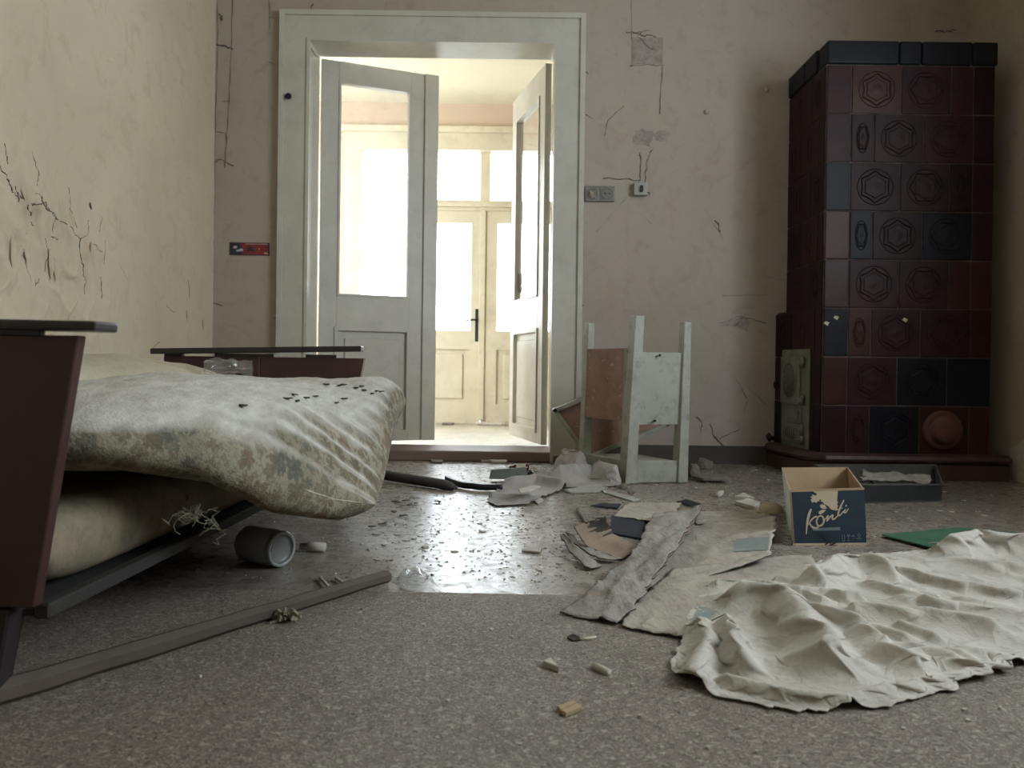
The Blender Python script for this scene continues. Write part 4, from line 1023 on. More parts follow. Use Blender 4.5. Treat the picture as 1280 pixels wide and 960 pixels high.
# ------------------------------------------------------------------ long pole and other sticks
def stick(name, p0, p1, r0, r1, mat, label, cat, n=7, bend=0, sd=1, segs=16, flatbot=True):
    r_ = random.Random(sd); pts = []; rs = []
    for i in range(segs):
        t = i/(segs-1); p = Vector(p0).lerp(Vector(p1), t); p.z += bend*math.sin(math.pi*t); pts.append(p+Vector((0, 0, r_.uniform(-.001, .001)))); rs.append((r0+(r1-r0)*t)*r_.uniform(.95, 1.05))
    return tag(tube(name, pts, rs, mat, None, n, smooth=False), label, cat)
a = F(484, 730); b = F(40, 893-22); d = (a-b).normalized()
stick('curtain_pole', Vector((a.x, a.y, .019)), Vector((b.x-d.x*.35, b.y-d.y*.35, .023)), .0145, .022, 'pole', 'long weathered wooden pole lying across the front left floor', 'pole', 7)
a = F(482, 602); b = F(572, 613)
pts = [Vector((a.x-.25, a.y+.12, .03)), Vector((a.x, a.y, .028)), Vector((b.x-.06, b.y+.01, .022)), Vector((b.x-.02, b.y, .015)), Vector((b.x, b.y, .008))]
tag(tube('pointed_stake', pts, [.022, .022, .022, .016, .004], 'dark_stick', None, 8), 'dark grey wooden stake with pointed tip sticking out beyond the mattress', 'stake')
pts = [F(556, 600, .014), F(572, 607, .012), F(598, 611, .012), F(628, 612, .012)]
G = stripgrid([Vector((p.x, p.y+.035, .030)) for p in pts], [Vector((p.x, p.y, .03)) for p in pts], 24, 6, .003, .003, 5)
tag(gridmesh('rubber_strip', G, 'rubber', None, .024), 'black curved strip of rubber on the floor between stake and rags', 'rubber strip')
# ------------------------------------------------------------------ simulated cloth: too much fabric on too little floor buckles into folds
def cloth(name, outline_rows, ny, nx, seeds, ex, steps, mat, label, cat, sd=1, thick=.0016, gnd=.004, hem=True, noise=.012, press=1.0):
    Ls = [Vector(p[0]) for p in outline_rows]; Ms = [Vector(p[1]) for p in outline_rows] if len(outline_rows[0]) == 3 else None; Rs = [Vector(p[-1]) for p in outline_rows]
    L_ = catm(Ls, ny); R_ = catm(Rs, ny); s = np.linspace(0, 1, nx)[None, :, None]
    G = L_[:, None]*(1-s)+R_[:, None]*s
    if Ms is not None:
        M_ = catm(Ms, ny); lin = (L_+R_)/2; G = G+(M_-lin)[:, None]*(4*s*(1-s))
    G[..., 2] = 0
    J, I = np.meshgrid(np.arange(ny), np.arange(nx), indexing='ij')
    jx = fbm(J*.13, I*.13, sd+40, 3); jy = fbm(J*.13+50, I*.13, sd+41, 3)
    G[..., 0] += jx*.012; G[..., 1] += jy*.012
    flat = G.copy()
    z = np.full((ny, nx), gnd)
    for pl, h, wd in seeds:
        pl = np.array([tuple(p)[:2] for p in pl]); best = np.full((ny, nx), 9.0)
        for a, b in zip(pl[:-1], pl[1:]):
            d = b-a; t = np.clip(((G[..., 0]-a[0])*d[0]+(G[..., 1]-a[1])*d[1])/(d@d), 0, 1)
            best = np.minimum(best, np.hypot(G[..., 0]-a[0]-t*d[0], G[..., 1]-a[1]-t*d[1]))
        z = np.maximum(z, gnd+h*np.exp(-(best/wd)**2))
    z0 = z.copy()
    z = z+noise*np.abs(fbm(G[..., 0]*16, G[..., 1]*16, sd, 4))*2+noise*.8*np.abs(fbm(G[..., 0]*38+G[..., 1]*12, G[..., 1]*30, sd+3, 2))
    Pn = np.concatenate([G[..., :2], z[..., None]], -1); V = np.zeros_like(Pn)
    exm = 1+ex*(.35+1.3*np.clip(fbm(J*.05, I*.05, sd+7, 2)+.5, 0, 1))
    def rl(a, b, m): return np.linalg.norm(a-b, axis=-1)*m
    seedlen = np.concatenate([flat[..., :2], z0[..., None]], -1)
    def mkc(dj, di, k, stiff, par):
        A = (slice(0, ny-dj), slice(0, nx-di)) if di >= 0 else (slice(0, ny-dj), slice(-di, nx))
        B = (slice(dj, ny), slice(di, nx)) if di >= 0 else (slice(dj, ny), slice(0, nx+di))
        return A, B, rl(seedlen[A], seedlen[B], exm[A]), stiff
    cons = [mkc(0, 1, 1, 1, 0), mkc(1, 0, 1, 1, 0), mkc(1, 1, 1, .6, 0), mkc(1, -1, 1, .6, 0), mkc(0, 2, 1, .10, 0), mkc(2, 0, 1, .10, 0)]
    hold = np.zeros((ny, nx, 1)); hold[0] = hold[-1] = 1; hold[:, 0] = hold[:, -1] = 1
    for it in range(steps):
        V[..., 2] -= .00035*press; V *= .90; prev = Pn.copy(); Pn = Pn+V
        for q in range(5):
            acc = np.zeros_like(Pn)
            for A, B, r, sf_ in cons:
                d = Pn[B]-Pn[A]; l = np.linalg.norm(d, axis=-1)+1e-9; c = (d*((l-r)/l*.5*sf_)[..., None])*.42
                acc[A] += c; acc[B] -= c
            Pn = Pn+acc*.75
            Pn[..., 2] = np.maximum(Pn[..., 2], gnd)
            Pn[..., :2] = Pn[..., :2]*(1-hold*.5)+flat[..., :2]*hold*.5
        con = (Pn[..., 2] < gnd+.001)[..., None]
        Pn[..., :2] = np.where(con, prev[..., :2]*.7+Pn[..., :2]*.3, Pn[..., :2])
        # keep overall pile from flattening under press: seeded folds hold themselves up
        Pn[..., 2] += np.clip(z0*.96-Pn[..., 2], 0, 1)*.4
        V = Pn-prev
    for q in range(1):
        S_ = Pn.copy(); S_[1:-1, 1:-1] = (Pn[1:-1, 1:-1]*4+Pn[:-2, 1:-1]+Pn[2:, 1:-1]+Pn[1:-1, :-2]+Pn[1:-1, 2:])/8; Pn = S_
    o = gridmesh(name, Pn, mat, None, 0.0)
    md = o.modifiers.new('thickness', 'SOLIDIFY'); md.thickness = thick; md.offset = 0
    md2 = o.modifiers.new('smooth', 'SUBSURF'); md2.levels = 1; md2.render_levels = 1
    return tag(o, label, cat)
rows = [(F(1060, 699), F(1140, 693), F(1330, 680)),
        (F(960, 722), F(1120, 708), F(1420, 690)),
        (F(885, 741), F(1080, 735), F(1480, 720)),
        (F(868, 765), F(1060, 768), F(1500, 745)),
        (F(850, 800), F(1050, 812), F(1460, 775)),
        (F(846, 850), F(1060, 868), F(1380, 806)),
        (F(905, 871), F(1070, 893), F(1281, 834))]
seeds = [([F(880, 795), F(885, 830), F(868, 858)], .030, .025), ([F(905, 800), F(935, 850)], .045, .022),
         ([F(930, 765), F(975, 770), F(1008, 800), F(1035, 845)], .062, .040),
         ([F(985, 772), F(1060, 790), F(1110, 830), F(1140, 845)], .030, .028),
         ([F(1020, 740), F(1060, 722), F(1100, 728)], .055, .035), ([F(1075, 775), F(1160, 785), F(1240, 800)], .03, .03),
         ([F(1090, 712), F(1180, 712), F(1270, 722)], .022, .03), ([F(1190, 700), F(1225, 692), F(1290, 700)], .062, .04),
         ([F(1120, 720), F(1200, 745), F(1290, 755)], .02, .02), ([F(1090, 740), F(1170, 765), F(1290, 780)], .018, .02),
         ([F(900, 740), F(960, 742), F(1000, 750)], .022, .02), ([F(1060, 882), F(1130, 868), F(1220, 852), F(1290, 828)], .014, .016), ([F(910, 862), F(980, 880), F(1060, 890)], .02, .015)]
rq = random.Random(21)
for k in range(34):
    a = rq.uniform(880, 1270); b = rq.uniform(735, 850)
    if b > 800 and a < 1000: continue
    dx, dy = rq.uniform(25, 80), rq.uniform(-6, 26)*(b-620)/200
    seeds.append(([F(a, b), F(a+dx*.5, b+dy*.5+rq.uniform(-3, 3)), F(a+dx, b+dy)], rq.uniform(.010, .026), rq.uniform(.009, .016)))
cloth('white_sheet', rows, 170, 220, seeds, .13, 70, 'cotton', 'large crumpled dirty white cotton sheet spread on the floor at the right front', 'cloth', 4, noise=.018, gnd=.009)
rows = [(F(655, 598), F(705, 598)), (F(640, 604), F(705, 606)), (F(618, 618), F(706, 612)), (F(610, 627), F(690, 618)), (F(620, 634), F(662, 632))]
cloth('grey_rag', rows, 44, 50, [([F(640, 610), F(668, 606), F(700, 612)], .04, .03), ([F(618, 624), F(660, 624)], .015, .015)], .10, 40, 'grey_rag', 'flattened grey rag on the floor with a white tile on it', 'rag', 11, gnd=.006)
rows = [(F(655, 592), F(722, 594)), (F(668, 598), F(752, 600)), (F(685, 606), F(772, 606)), (F(705, 611), F(778, 609))]
cloth('grey_garment', rows, 50, 70, [([F(706, 594), F(722, 598)], .125, .050), ([F(700, 604), F(735, 600)], .07, .04), ([F(748, 598), F(752, 602), F(768, 606)], .085, .042), ([F(665, 596), F(700, 600)], .03, .03)], .12, 40, 'grey_rag', 'crumpled grey garment bunched up at the foot of the upturned stand', 'clothing', 21, gnd=.006)
# ------------------------------------------------------------------ cardboard
e = empty('cardboard_strip', tuple(F(790, 715)), 'long layered strip of grey cardboard lying diagonally, torn edges', 'cardboard')
Lp = [(816, 642, .035), (806, 662, .03), (796, 682, .03), (765, 713, .016), (742, 732, .016), (699, 767, .007)]
Rp = [(876, 632, .055), (863, 656, .05), (848, 680, .05), (815, 722, .03), (800, 745, .03), (774, 777, .014)]
for k in range(4):
    Lk = [F(a+k*3.0, b, z-.012*k*(z/.05+.2)) for a, b, z in Lp]; Rk = [F(a-k*.5+(k % 2)*1.5, b+k*1.2, max(.003, z-.013*k)) for a, b, z in Rp]
    G = stripgrid(Lk, Rk, 60, 20, .006, .006, 30+k); G[..., 2] = np.maximum(G[..., 2], .005+.001*(3-k))
    gridmesh('cardboard_layer', G, 'cardb_grey', e, .003, True, ['cardb_grey' if k == 0 else 'cardb_brown', 'cardb_dark'])
def sheet(name, Lp, Rp, mat, label, cat='cardboard', ny=40, nx=30, jag=.004, wob=.004, sd=1, thick=.003, sag=0, dark='cardb_dark', minz=.0055):
    G = stripgrid([F(*p) for p in Lp], [F(*p) for p in Rp], ny, nx, jag, wob, sd, sag); G[..., 2] = np.maximum(G[..., 2], minz)
    return tag(gridmesh(name, G, mat, None, thick, True, [mat, dark]), label, cat)
s1 = sheet('cardboard_sheet', [(830, 648, .006), (822, 690, .006), (800, 735, .006)], [(971, 644, .045), (966, 672, .045), (962, 693, .040)], 'cardb', 'flattened cardboard sheet curling up at its right edge', sd=51, sag=.012)
s2 = sheet('cardboard_sheet', [(840, 712, .012), (800, 745, .010), (776, 783, .009)], [(1014, 691, .014), (1012, 718, .012), (850, 794, .012)], 'cardb', 'large tan cardboard sheet, nearest the camera, partly under the white cloth', sd=57, wob=.003)
# faded blue print areas on the cardboard
M['faded_blue'] = pm('faded_blue_print', (.19, .235, .225), (.27, .28, .25), 14, .85, .3, 70, grime=.5)
bpy.context.view_layer.update()
def print_on(ob, quad, mt, n=9):
    """flat print on a sheet: follows the sheet's own surface"""
    G = np.zeros((n, n, 3)); mw = ob.matrix_world.inverted()
    for j in range(n):
        for i in range(n):
            u, v = i/(n-1), j/(n-1); p = [quad[0][k]*(1-u)*(1-v)+quad[1][k]*u*(1-v)+quad[2][k]*u*v+quad[3][k]*(1-u)*v for k in (0, 1)]
            h, loc, nr, _ = ob.ray_cast(mw @ Vector((0, 0, CAM_H)), ray(*p).normalized())
            if not h: return
            G[j, i] = ob.matrix_world @ (loc+Vector((0, 0, .0012)))
    gridmesh('printed_area', G, mt, ob, 0)
print_on(s1, [(921, 674), (962, 671), (960, 688), (915, 690)], 'faded_blue')
print_on(s2, [(874, 758), (898, 763), (880, 781), (862, 780)], 'faded_blue')
sheet('cardboard_sheet', [(785, 627, .012), (765, 646, .012)], [(852, 628, .012), (838, 654, .012)], 'cardb', 'pale flat cardboard piece beyond the diagonal strip', sd=67)
sheet('cardboard_sheet', [(862, 640, .008), (870, 656, .008)], [(962, 636, .010), (965, 652, .010)], 'cardb', 'tan cardboard piece lying flat behind the curling sheet', sd=69)
# curved brown board with a dark prism painting the shaded opening behind it
sheet('curved_board', [(717, 657, .075), (731, 678, .035), (750, 690, .012), (777, 699, .006)], [(757, 645, .095), (764, 662, .040), (776, 672, .014), (802, 684, .008)], 'cardb_brown', 'brown board curved up like a bowl left of the diagonal strip', 'cardboard', 30, 20, .003, .002, 71)
sheet('curled_strip', [(700, 668, .045), (712, 688, .022), (732, 707, .012), (742, 711, .006)], [(707, 667, .05), (722, 684, .030), (742, 700, .014), (752, 706, .008)], 'cardb_grey', 'outer curled grey strip left of the curved board', 'cardboard', 24, 8, .003, .002, 73)
sheet('curled_strip', [(706, 664, .055), (722, 682, .030), (748, 697, .016), (770, 700, .010)], [(716, 668, .05), (732, 682, .034), (756, 692, .018), (776, 697, .012)], 'cardb_grey', 'inner curled grey strip against the curved board', 'cardboard', 24, 8, .003, .002, 75)
a, b, c, d = F(762, 668), F(803, 676), F(806, 662), F(764, 655)
tag(hexa('opening_shade', [a, b, Vector((c.x, c.y, 0)), Vector((d.x, d.y, 0))], [a+Vector((0, 0, .006)), b+Vector((0, 0, .006)), Vector((c.x, c.y, .026)), Vector((d.x, d.y, .030))], 'navy', None, .004), 'dark prism painted as the shaded opening behind the curved brown board', 'painted shade')
tag(prism('dark_piece', [F(738, 633, .004), F(752, 630, .01), F(776, 631, .01), (F(772, 636, .004))], (0, 0, .004), 'navy'), 'dark sheet painted as the shaded hole in front of the upturned stand', 'scrap')  # near-black sheet stands in for the dark of a hole
tag(prism('dark_piece', [F(846, 628, .004), F(858, 625, .015), F(876, 631, .01), F(862, 633, .004)], (0, 0, .004), 'navy'), 'dark curled scrap at the far tip of the diagonal cardboard', 'scrap')
# ------------------------------------------------------------------ carton with script lettering
e = empty('carton_box', (.95, 2.4, 0), 'open dark blue cardboard box with tan script lettering before the stove', 'box')
f0, f1 = F(992, 682.5), F(1083.5, 681.5)
yb = 2.62
g0 = Vector((P(983, 650, yb).x+.0, yb, .002)); g1 = Vector((P(1066, 650, yb).x, yb, .002))
yt = 2.66
F0 = P(987.3, 613.5, f0.y+.004); F1 = P(1080.5, 611.5, f1.y+.004); G0 = P(977, 584.5, yt); G1 = P(1060, 584, yt)
def wallq(nm, a, b, c, d, th_, mt_out, mt_in, bulge=0):
    """a,b bottom; c,d top above b,a. thin board with outside and inside colour"""
    n_ = (b-a).cross(d-a).normalized()*th_
    vs = [a, b, c, d, a+n_, b+n_, c+n_, d+n_]
    return mk(nm, vs, HF, None, e, False, [mt_out, mt_in, 'kraft'], [0, 1, 2, 2, 2, 2])
T = .004
front = wallq('front_side', f0, f1, F1, F0, -T, 'box_blue', 'kraft')
wallq('left_side', f0, g0, G0, F0, T, 'box_white', 'kraft')
wallq('back_side', g0, g1, G1, G0, T, 'kraft', 'kraft')
wallq('right_side', f1, g1, G1, F1, -T, 'kraft', 'kraft')
hexa('box_bottom', [f0, f1, g1, g0], [v+Vector((0, 0, .004)) for v in (f0, f1, g1, g0)], 'kraft', e)
nF = (f1-f0).cross(F0-f0).normalized()
if nF.y > 0: nF = -nF
def zq(a, b): return 970+a/7.385, 570+b/7.385
def ribbon(pts, wds, off):
    q = [onplane(*zq(*p), f0, nF)+nF*off for p in pts]
    c = catm(q, len(q)*5); ws = np.interp(np.linspace(0, 1, len(c)), np.linspace(0, 1, len(wds)), wds)/7.385*f0.y/FPX
    vs = []; fs = []
    for i in range(len(c)):
        t = Vector(c[min(i+1, len(c)-1)]-c[max(i-1, 0)]).normalized(); s_ = t.cross(nF).normalized()*float(ws[i])/2
        p = Vector(c[i]); vs += [p-s_, p+s_]
    for i in range(len(c)-1): fs.append((2*i, 2*i+1, 2*i+3, 2*i+2))
    return vs, fs
strokes = [([(322, 488), (302, 545), (286, 620), (277, 722)], [16, 26, 22, 8]), ([(292, 640), (325, 590), (362, 560), (388, 566)], [8, 14, 16, 12]), ([(305, 612), (330, 652), (372, 664), (398, 640)], [10, 18, 18, 10]),
   ([(388, 566), (372, 600), (385, 640), (420, 638), (440, 600), (428, 560), (400, 552), (386, 570)], [10, 16, 16, 16, 16, 16, 12, 10]), ([(440, 600), (470, 560), (482, 548)], [8, 12, 14]),
   ([(482, 548), (468, 604)], [14, 14]), ([(470, 600), (505, 556), (522, 545), (518, 575), (535, 582), (572, 548)], [10, 14, 14, 16, 14, 8]),
   ([(626, 405), (600, 455), (576, 515), (572, 545), (590, 545), (625, 505)], [12, 16, 16, 14, 12, 8]), ([(545, 500), (612, 478)], [10, 8]), ([(642, 492), (626, 515), (640, 522), (668, 485)], [12, 12, 12, 8]), ([(650, 452), (640, 464)], [10, 12])]
mk('script_lettering', *merge([ribbon(p, w_, .0012) for p, w_ in strokes]), 'print_tan', e)
def flat(nm, pts, mt, off=.001):
    q = [onplane(*zq(*p), f0, nF)+nF*off for p in pts]; mk(nm, q, [tuple(range(len(q)))], mt, e)
flat('tan_print_area', [(345, 332), (378, 348), (366, 366), (332, 354), (335, 372), (314, 374), (330, 392), (316, 408), (330, 418), (324, 432), (350, 424), (372, 432), (385, 415), (402, 420), (396, 402), (418, 402), (412, 420), (432, 424), (440, 442), (462, 452), (486, 468), (498, 486), (520, 498), (548, 500), (575, 496), (560, 478), (574, 462), (560, 448), (572, 430), (562, 410), (570, 320), (345, 326)], 'print_tan')
flat('tan_leaf', [(402, 458), (420, 444), (448, 450), (470, 482), (448, 488), (415, 482)], 'print_tan'); flat('tan_leaf', [(390, 530), (398, 508), (430, 494), (460, 496), (440, 520), (410, 538)], 'print_tan')
flat('top_margin', [(122, 312), (128, 334), (815, 312), (812, 290)], 'kraft', .0008); flat('bottom_margin', [(155, 806), (155, 828), (838, 822), (838, 800)], 'print_tan', .0008)
flat('tape_strip', [(335, 668), (590, 655), (592, 684), (338, 690)], 'print_grey', .0008)
mk('handling_symbols', *merge([ribbon([(610, 722), (613, 780), (632, 780), (628, 722)], [5, 5], .001), ribbon([(655, 722), (668, 742), (680, 722)], [9, 14, 9], .001), ribbon([(668, 742), (671, 780)], [4, 4], .001),
    ribbon([(655, 780), (682, 780)], [4, 4], .001), ribbon([(695, 745), (710, 733), (727, 745)], [5, 9, 5], .001), ribbon([(710, 740), (712, 775)], [3, 3], .001), ribbon([(735, 760), (790, 758)], [4, 4], .001), ribbon([(752, 725), (778, 775)], [4, 4], .001), ribbon([(778, 725), (750, 775)], [4, 4], .001), ribbon([(748, 738), (764, 715), (780, 735)], [5, 5, 5], .001)]), 'print_grey', e)
mk('black_scribble', *merge([ribbon([(375, 712), (420, 720), (440, 760), (510, 745), (470, 730), (430, 745), (480, 790), (510, 815)], [6, 9, 8], .0012), ribbon([(450, 820), (500, 790), (545, 800), (480, 835), (560, 825)], [14, 18, 12], .0012)]), 'print_black', e)
flat('inner_tear', [(410, 98), (428, 98), (420, 178), (404, 178)], 'cardb_brown', -.0)
bpy.data.objects.remove(bpy.data.objects['inner_tear'])
# ------------------------------------------------------------------ open suitcase tray with torn board
e = empty('open_case', (1.55, 3.2, 0), 'dark open shallow suitcase with torn cardboard in it, behind the blue box', 'suitcase')
a0, a1 = F(1072, 630), F(1177, 627); yk = 3.40
b0 = Vector((P(1017, 600, yk).x, yk, .001)); b1 = Vector((P(1172, 600, yk).x, yk, .001))
if True:
    A0 = P(1070, 606, a0.y+.005); A1 = P(1178, 606, a1.y+.005); B0 = P(1017, 581.5, yk+.02); B1 = P(1170, 581.5, yk+.02)
    def wq(nm, a, b, c, d, th_): 
        n_ = (b-a).cross(d-a).normalized()*th_; mk(nm, [a, b, c, d, a+n_, b+n_, c+n_, d+n_], HF, None, e, False, ['case', 'case_in', 'case'], [0, 1, 2, 2, 2, 2])
    wq('front_side', a0, a1, A1, A0, -.008); wq('left_side', a0, b0, B0, A0, .008); wq('back_side', b0, b1, B1, B0, .008); wq('right_side', a1, b1, B1, A1, -.008)
    hexa('case_bottom', [a0, a1, b1, b0], [v+Vector((0, 0, .006)) for v in (a0, a1, b1, b0)], 'case_in', e)
    tube('metal_rim', [A0, A1, B1, B0], .005, 'case_in', e, 6, True)
za, zb_ = A0.z, B0.z
G = stripgrid([P(1078, 588, 3.2), P(1075, 600, 3.1)], [P(1162, 594, 3.2), P(1164, 603, 3.08)], 14, 30, .008, .006, 81)
tag(gridmesh('torn_board', G, 'cardb_grey', None, .006, True, ['cardb_grey', 'cardb_dark']), 'torn dirty cardboard lying across the open suitcase', 'cardboard')
# dark scraps beside the carton
for (pl, nm, lb) in (([F(1084, 618, .03), F(1092, 604, .06), F(1100, 612, .05), F(1098, 624, .012), F(1088, 626, .01)], 'black_rag', 'small black crumpled rag between blue box and suitcase'),):
    tag(prism(nm, pl, (0, .03, .01), 'black'), lb, 'rag')
# ------------------------------------------------------------------ green mat
q = [F(1102, 668, .010), F(1190, 690, .012), F(1300, 700, .005), F(1420, 680, .005), F(1300, 668, .005), F(1195, 659, .006)]
e = empty('green_mat', tuple(F(1210, 675)), 'green rubber mat with stitched white line lying beyond the white sheet', 'mat')
prism('mat_sheet', q, (0, 0, -.004), 'green', e)
pts = []
for i in range(46):
    t = i/45; a = F(1160, 680.0, .0105).lerp(F(1250, 671.0, .009), t); pts.append(a)
mk('white_stitching', *merge([tubeg([pts[i]+Vector((0, 0, .001)), pts[i].lerp(pts[i+1], .6)+Vector((0, 0, .003))], .0022, 5) for i in range(0, 45)]), 'thread', e)
# ------------------------------------------------------------------ small named debris
def shard(name, pix, h, mat, label, cat, z0=.004, group=None, lift=None):
    pts = [F(p[0], p[1], z0+(p[2] if len(p) > 2 else 0)) for p in pix]
    o = prism(name, [tuple(p) for p in pts], (0, 0, h), mat, None, min(.0012, h*.3)); return tag(o, label, cat, group)
shard('plaster_piece', [(678, 833), (688, 828), (699, 841)], .010, 'plaster', 'white triangular plaster piece on the bare front floor', 'plaster')
a, b = F(742, 832, .008), F(761, 841, .008); tag(tube('paper_roll', [a, b], .0065, 'plaster', None, 10), 'tiny white paper roll right of the triangular plaster piece', 'paper roll')
for k, pp in enumerate(([(696, 890), (716, 882), (722, 885), (702, 893)], [(700, 895), (722, 886), (728, 889), (706, 898)])):
    pass
e = empty('wood_chip', tuple(F(712, 889)), 'raw yellow split wood chip nearest the camera on the front floor', 'wood chip')
for pp in ([(696, 888), (717, 880), (721, 883), (700, 892)], [(701, 893), (722, 884), (728, 888), (707, 897)]):
    prism('splinter', [tuple(F(a_, b_, .004)) for a_, b_ in pp], (0, 0, .007), 'wood_chip', e, .001)
shard('flat_chip', [(652, 690), (660, 685), (678, 685), (675, 692)], .006, 'plaster', 'flat pale chip on the shiny floor left of the curled strips', 'plaster', .001)
e = empty('dry_leaf', tuple(F(722, 798)), 'dark dry leaf with pale stem in front of the diagonal cardboard', 'leaf')
prism('leaf_blade', [tuple(F(a_, b_, z_)) for a_, b_, z_ in ((709, 798, .005), (716, 794, .009), (724, 797, .007), (726, 801, .005), (716, 802, .005))], (0, 0, .003), 'leaf', e)
tube('leaf_stem', [F(724, 799, .006), F(735, 798, .007), F(745, 796, .006)], [.0022, .003, .002], 'label', e, 6)
# dried flower head by the pole
parts = []; r_ = random.Random(8); c = F(360, 779, .0)
for k in range(60):
    a = r_.uniform(0, 6.28); el = r_.uniform(-.1, 1.2); R = r_.uniform(.010, .024); d = Vector((math.cos(a)*math.cos(el), math.sin(a)*math.cos(el), math.sin(el)))
    p = Vector((c.x, c.y, .012))+Vector((d.x*R*1.3, d.y*R, d.z*R*.8)); parts.append(tubeg([Vector((c.x, c.y, .010)), p], [.0015, .0038], 5))
parts.append(tubeg([Vector((c.x-.03, c.y-.02, .006)), Vector((c.x, c.y, .012))], .003, 6))
tag(mk('dried_flower', *merge(parts), pm('dry_flower', (.30, .28, .2), (.16, .145, .1), 40, .9, 0)), 'dried grey flower head lying on the floor beside the long pole', 'flower')
# small items near the doorway
shard('plaster_piece', [(611, 576), (622, 573.5), (636, 575), (633, 579.5), (614, 579)], .012, 'plaster', 'white plaster slab lying before the threshold, right one of two', 'plaster', .001)
shard('plaster_piece', [(600, 575), (608, 573), (616, 574), (612, 577.5), (602, 578)], .010, 'plaster', 'white plaster slab lying before the threshold, left one of two', 'plaster', .001)
shard('grey_slab', [(538, 576), (548, 574.5), (555, 576), (552, 579.5), (540, 579)], .010, 'plaster_dark', 'grey flat slab piece on the floor left before the threshold', 'slab', .001)
a = F(650, 590); c = Vector((a.x, a.y, .020)); e = empty('medicine_bottle', (c.x, c.y, 0), 'small brown glass bottle with pale label lying near the grey garment', 'bottle')
mk('bottle_body', *lathe(c, (1, -.05, 0), [(0, -.03), (.018, -.03), (.0195, -.026), (.0195, .036), (.012, .043), (0, .044)], 18), 'brown_glass', e, True)
bb_ = bpy.data.objects['bottle_body']
mk('bottle_neck', *lathe(c, (-1, .05, 0), [(.0, .028), (.009, .028), (.009, .045), (.011, .046), (.011, .052), (0, .052)], 14), 'brown_glass', e, True)
mk('bottle_label', *lathe(c, (1, -.05, 0), [(.0199, -.018), (.0199, .028)], 18), 'label', bb_, True)
a, b = F(611, 602, .0), F(656, 601, .0)
tag(hexa('grey_block', [(a.x, a.y-.005, .012), (b.x, b.y-.005, .006), (b.x+.01, b.y+.035, .004), (a.x+.01, a.y+.035, .006)], [(a.x+.008, a.y, .052), (b.x, b.y, .060), (b.x+.01, b.y+.04, .056), (a.x+.012, a.y+.04, .050)], 'green_block', None, .003), 'grey-green rectangular block lying behind the flattened rag', 'block')
shard('white_tile', [(648, 613), (668, 608), (676, 610), (662, 616), (650, 617)], .006, 'plaster', 'off-white tile piece lying on the flattened grey rag', 'tile', .045)
shard('pale_board', [(705, 614), (735, 609), (760, 611), (748, 616), (712, 617)], .008, 'table_paint', 'pale thin board on the floor in front of the grey garment', 'board', .001)
shard('pale_board', [(752, 613), (790, 622), (800, 626), (792, 628), (756, 617)], .006, 'table_paint', 'narrow pale board sliver right of the grey garment', 'board', .001)
shard('small_tile', [(667, 627), (676, 624), (680, 626), (672, 631)], .006, 'plaster', 'small pale tile piece right of the flattened grey rag', 'tile', .001)
# right of the stand
shard('grey_plank', [(866, 598), (868, 595), (906, 597), (909, 601), (880, 601)], .012, 'plaster_dark', 'short flat grey plank right of the upturned stand', 'plank', .012)
r_ = random.Random(4)
def rock(name, c, s, mat, label, cat, sd):
    r_ = random.Random(sd); bm = bmesh.new(); bmesh.ops.create_icosphere(bm, subdivisions=2, radius=1)
    for v in bm.verts:
        k = 1+r_.uniform(-.22, .22); v.co = Vector((v.co.x*s[0]*k, v.co.y*s[1]*k, max(v.co.z*s[2]*k, -s[2]*.55)))
    me = bpy.data.meshes.new(name); bm.to_mesh(me); bm.free(); me.materials.append(M[mat]); o = bpy.data.objects.new(name, me); COL.objects.link(o)
    o.location = (c.x, c.y, c.z+s[2]*.55+.001); return tag(o, label, cat)
rock('plaster_lump', F(880, 586), (.04, .03, .035), 'plaster_dark', 'grey lump of plaster against the dark skirting right of stand', 'rubble', 3)
rock('plaster_lump', F(866, 596), (.03, .03, .04), 'plaster_dark', 'lump of rubble touching the right leg of the stand', 'rubble', 5)
rock('plaster_lump', F(779, 611), (.016, .016, .014), 'plaster_dark', 'grey pebble of mortar at the foot of the middle stand leg', 'rubble', 6)
rock('plaster_lump', F(789, 617), (.016, .012, .010), 'plaster_dark', 'grey pebble of mortar in front of the middle stand leg', 'rubble', 7)
shard('white_shard', [(919, 623), (930, 618.5), (943, 625)], .010, 'plaster', 'white triangular shard left of the blue box, farther one', 'shard', .001)
shard('white_shard', [(919, 631), (935, 627), (950, 632), (944, 638)], .014, 'plaster', 'larger white shard left of the blue box, nearer one', 'shard', .001)
# broken curved cup piece
c = F(962, 644); vs = []; n, m = 14, 9; G = np.zeros((m, n, 3))
for j in range(m):
    for i in range(n):
        a = -1.3+2.6*i/(n-1); el = .15+1.3*j/(m-1); R = .034
        G[j, i] = (c.x+R*1.5*math.sin(a)*math.cos(el*.9)*1.0, c.y-R*math.cos(a)*math.cos(el), .006+R*1.2*math.sin(el))
tag(gridmesh('cup_piece', G, 'cup', None, .0015), 'yellowed curved piece of broken cup beside the white shards', 'shard')
a = F(899, 618, .010); tag(mk('small_vial', *lathe(a, (.6, .8, .15), [(0, -.02), (.011, -.02), (.011, .02), (.007, .024), (.007, .036), (0, .037)], 14), 'plaster', None, True), 'tiny white plastic vial lying between stand and white shards', 'vial')
tag(tube('thin_stick', [F(958, 641, .004), F(974, 622, .03)], .004, 'plaster_dark', None, 6), 'thin stick leaning beside the blue box', 'stick')
tag(tube('thin_stick', [F(722, 636, .008), F(733, 655, .006)], [.007, .006], 'plaster_dark', None, 6), 'thin grey stick pointing at the curved brown board', 'stick')
stick('light_splinter', F(400, 722, .006), F(414, 737, .010), .004, .003, 'plaster', 'pale splinter on the floor left of the pole end', 'splinter')
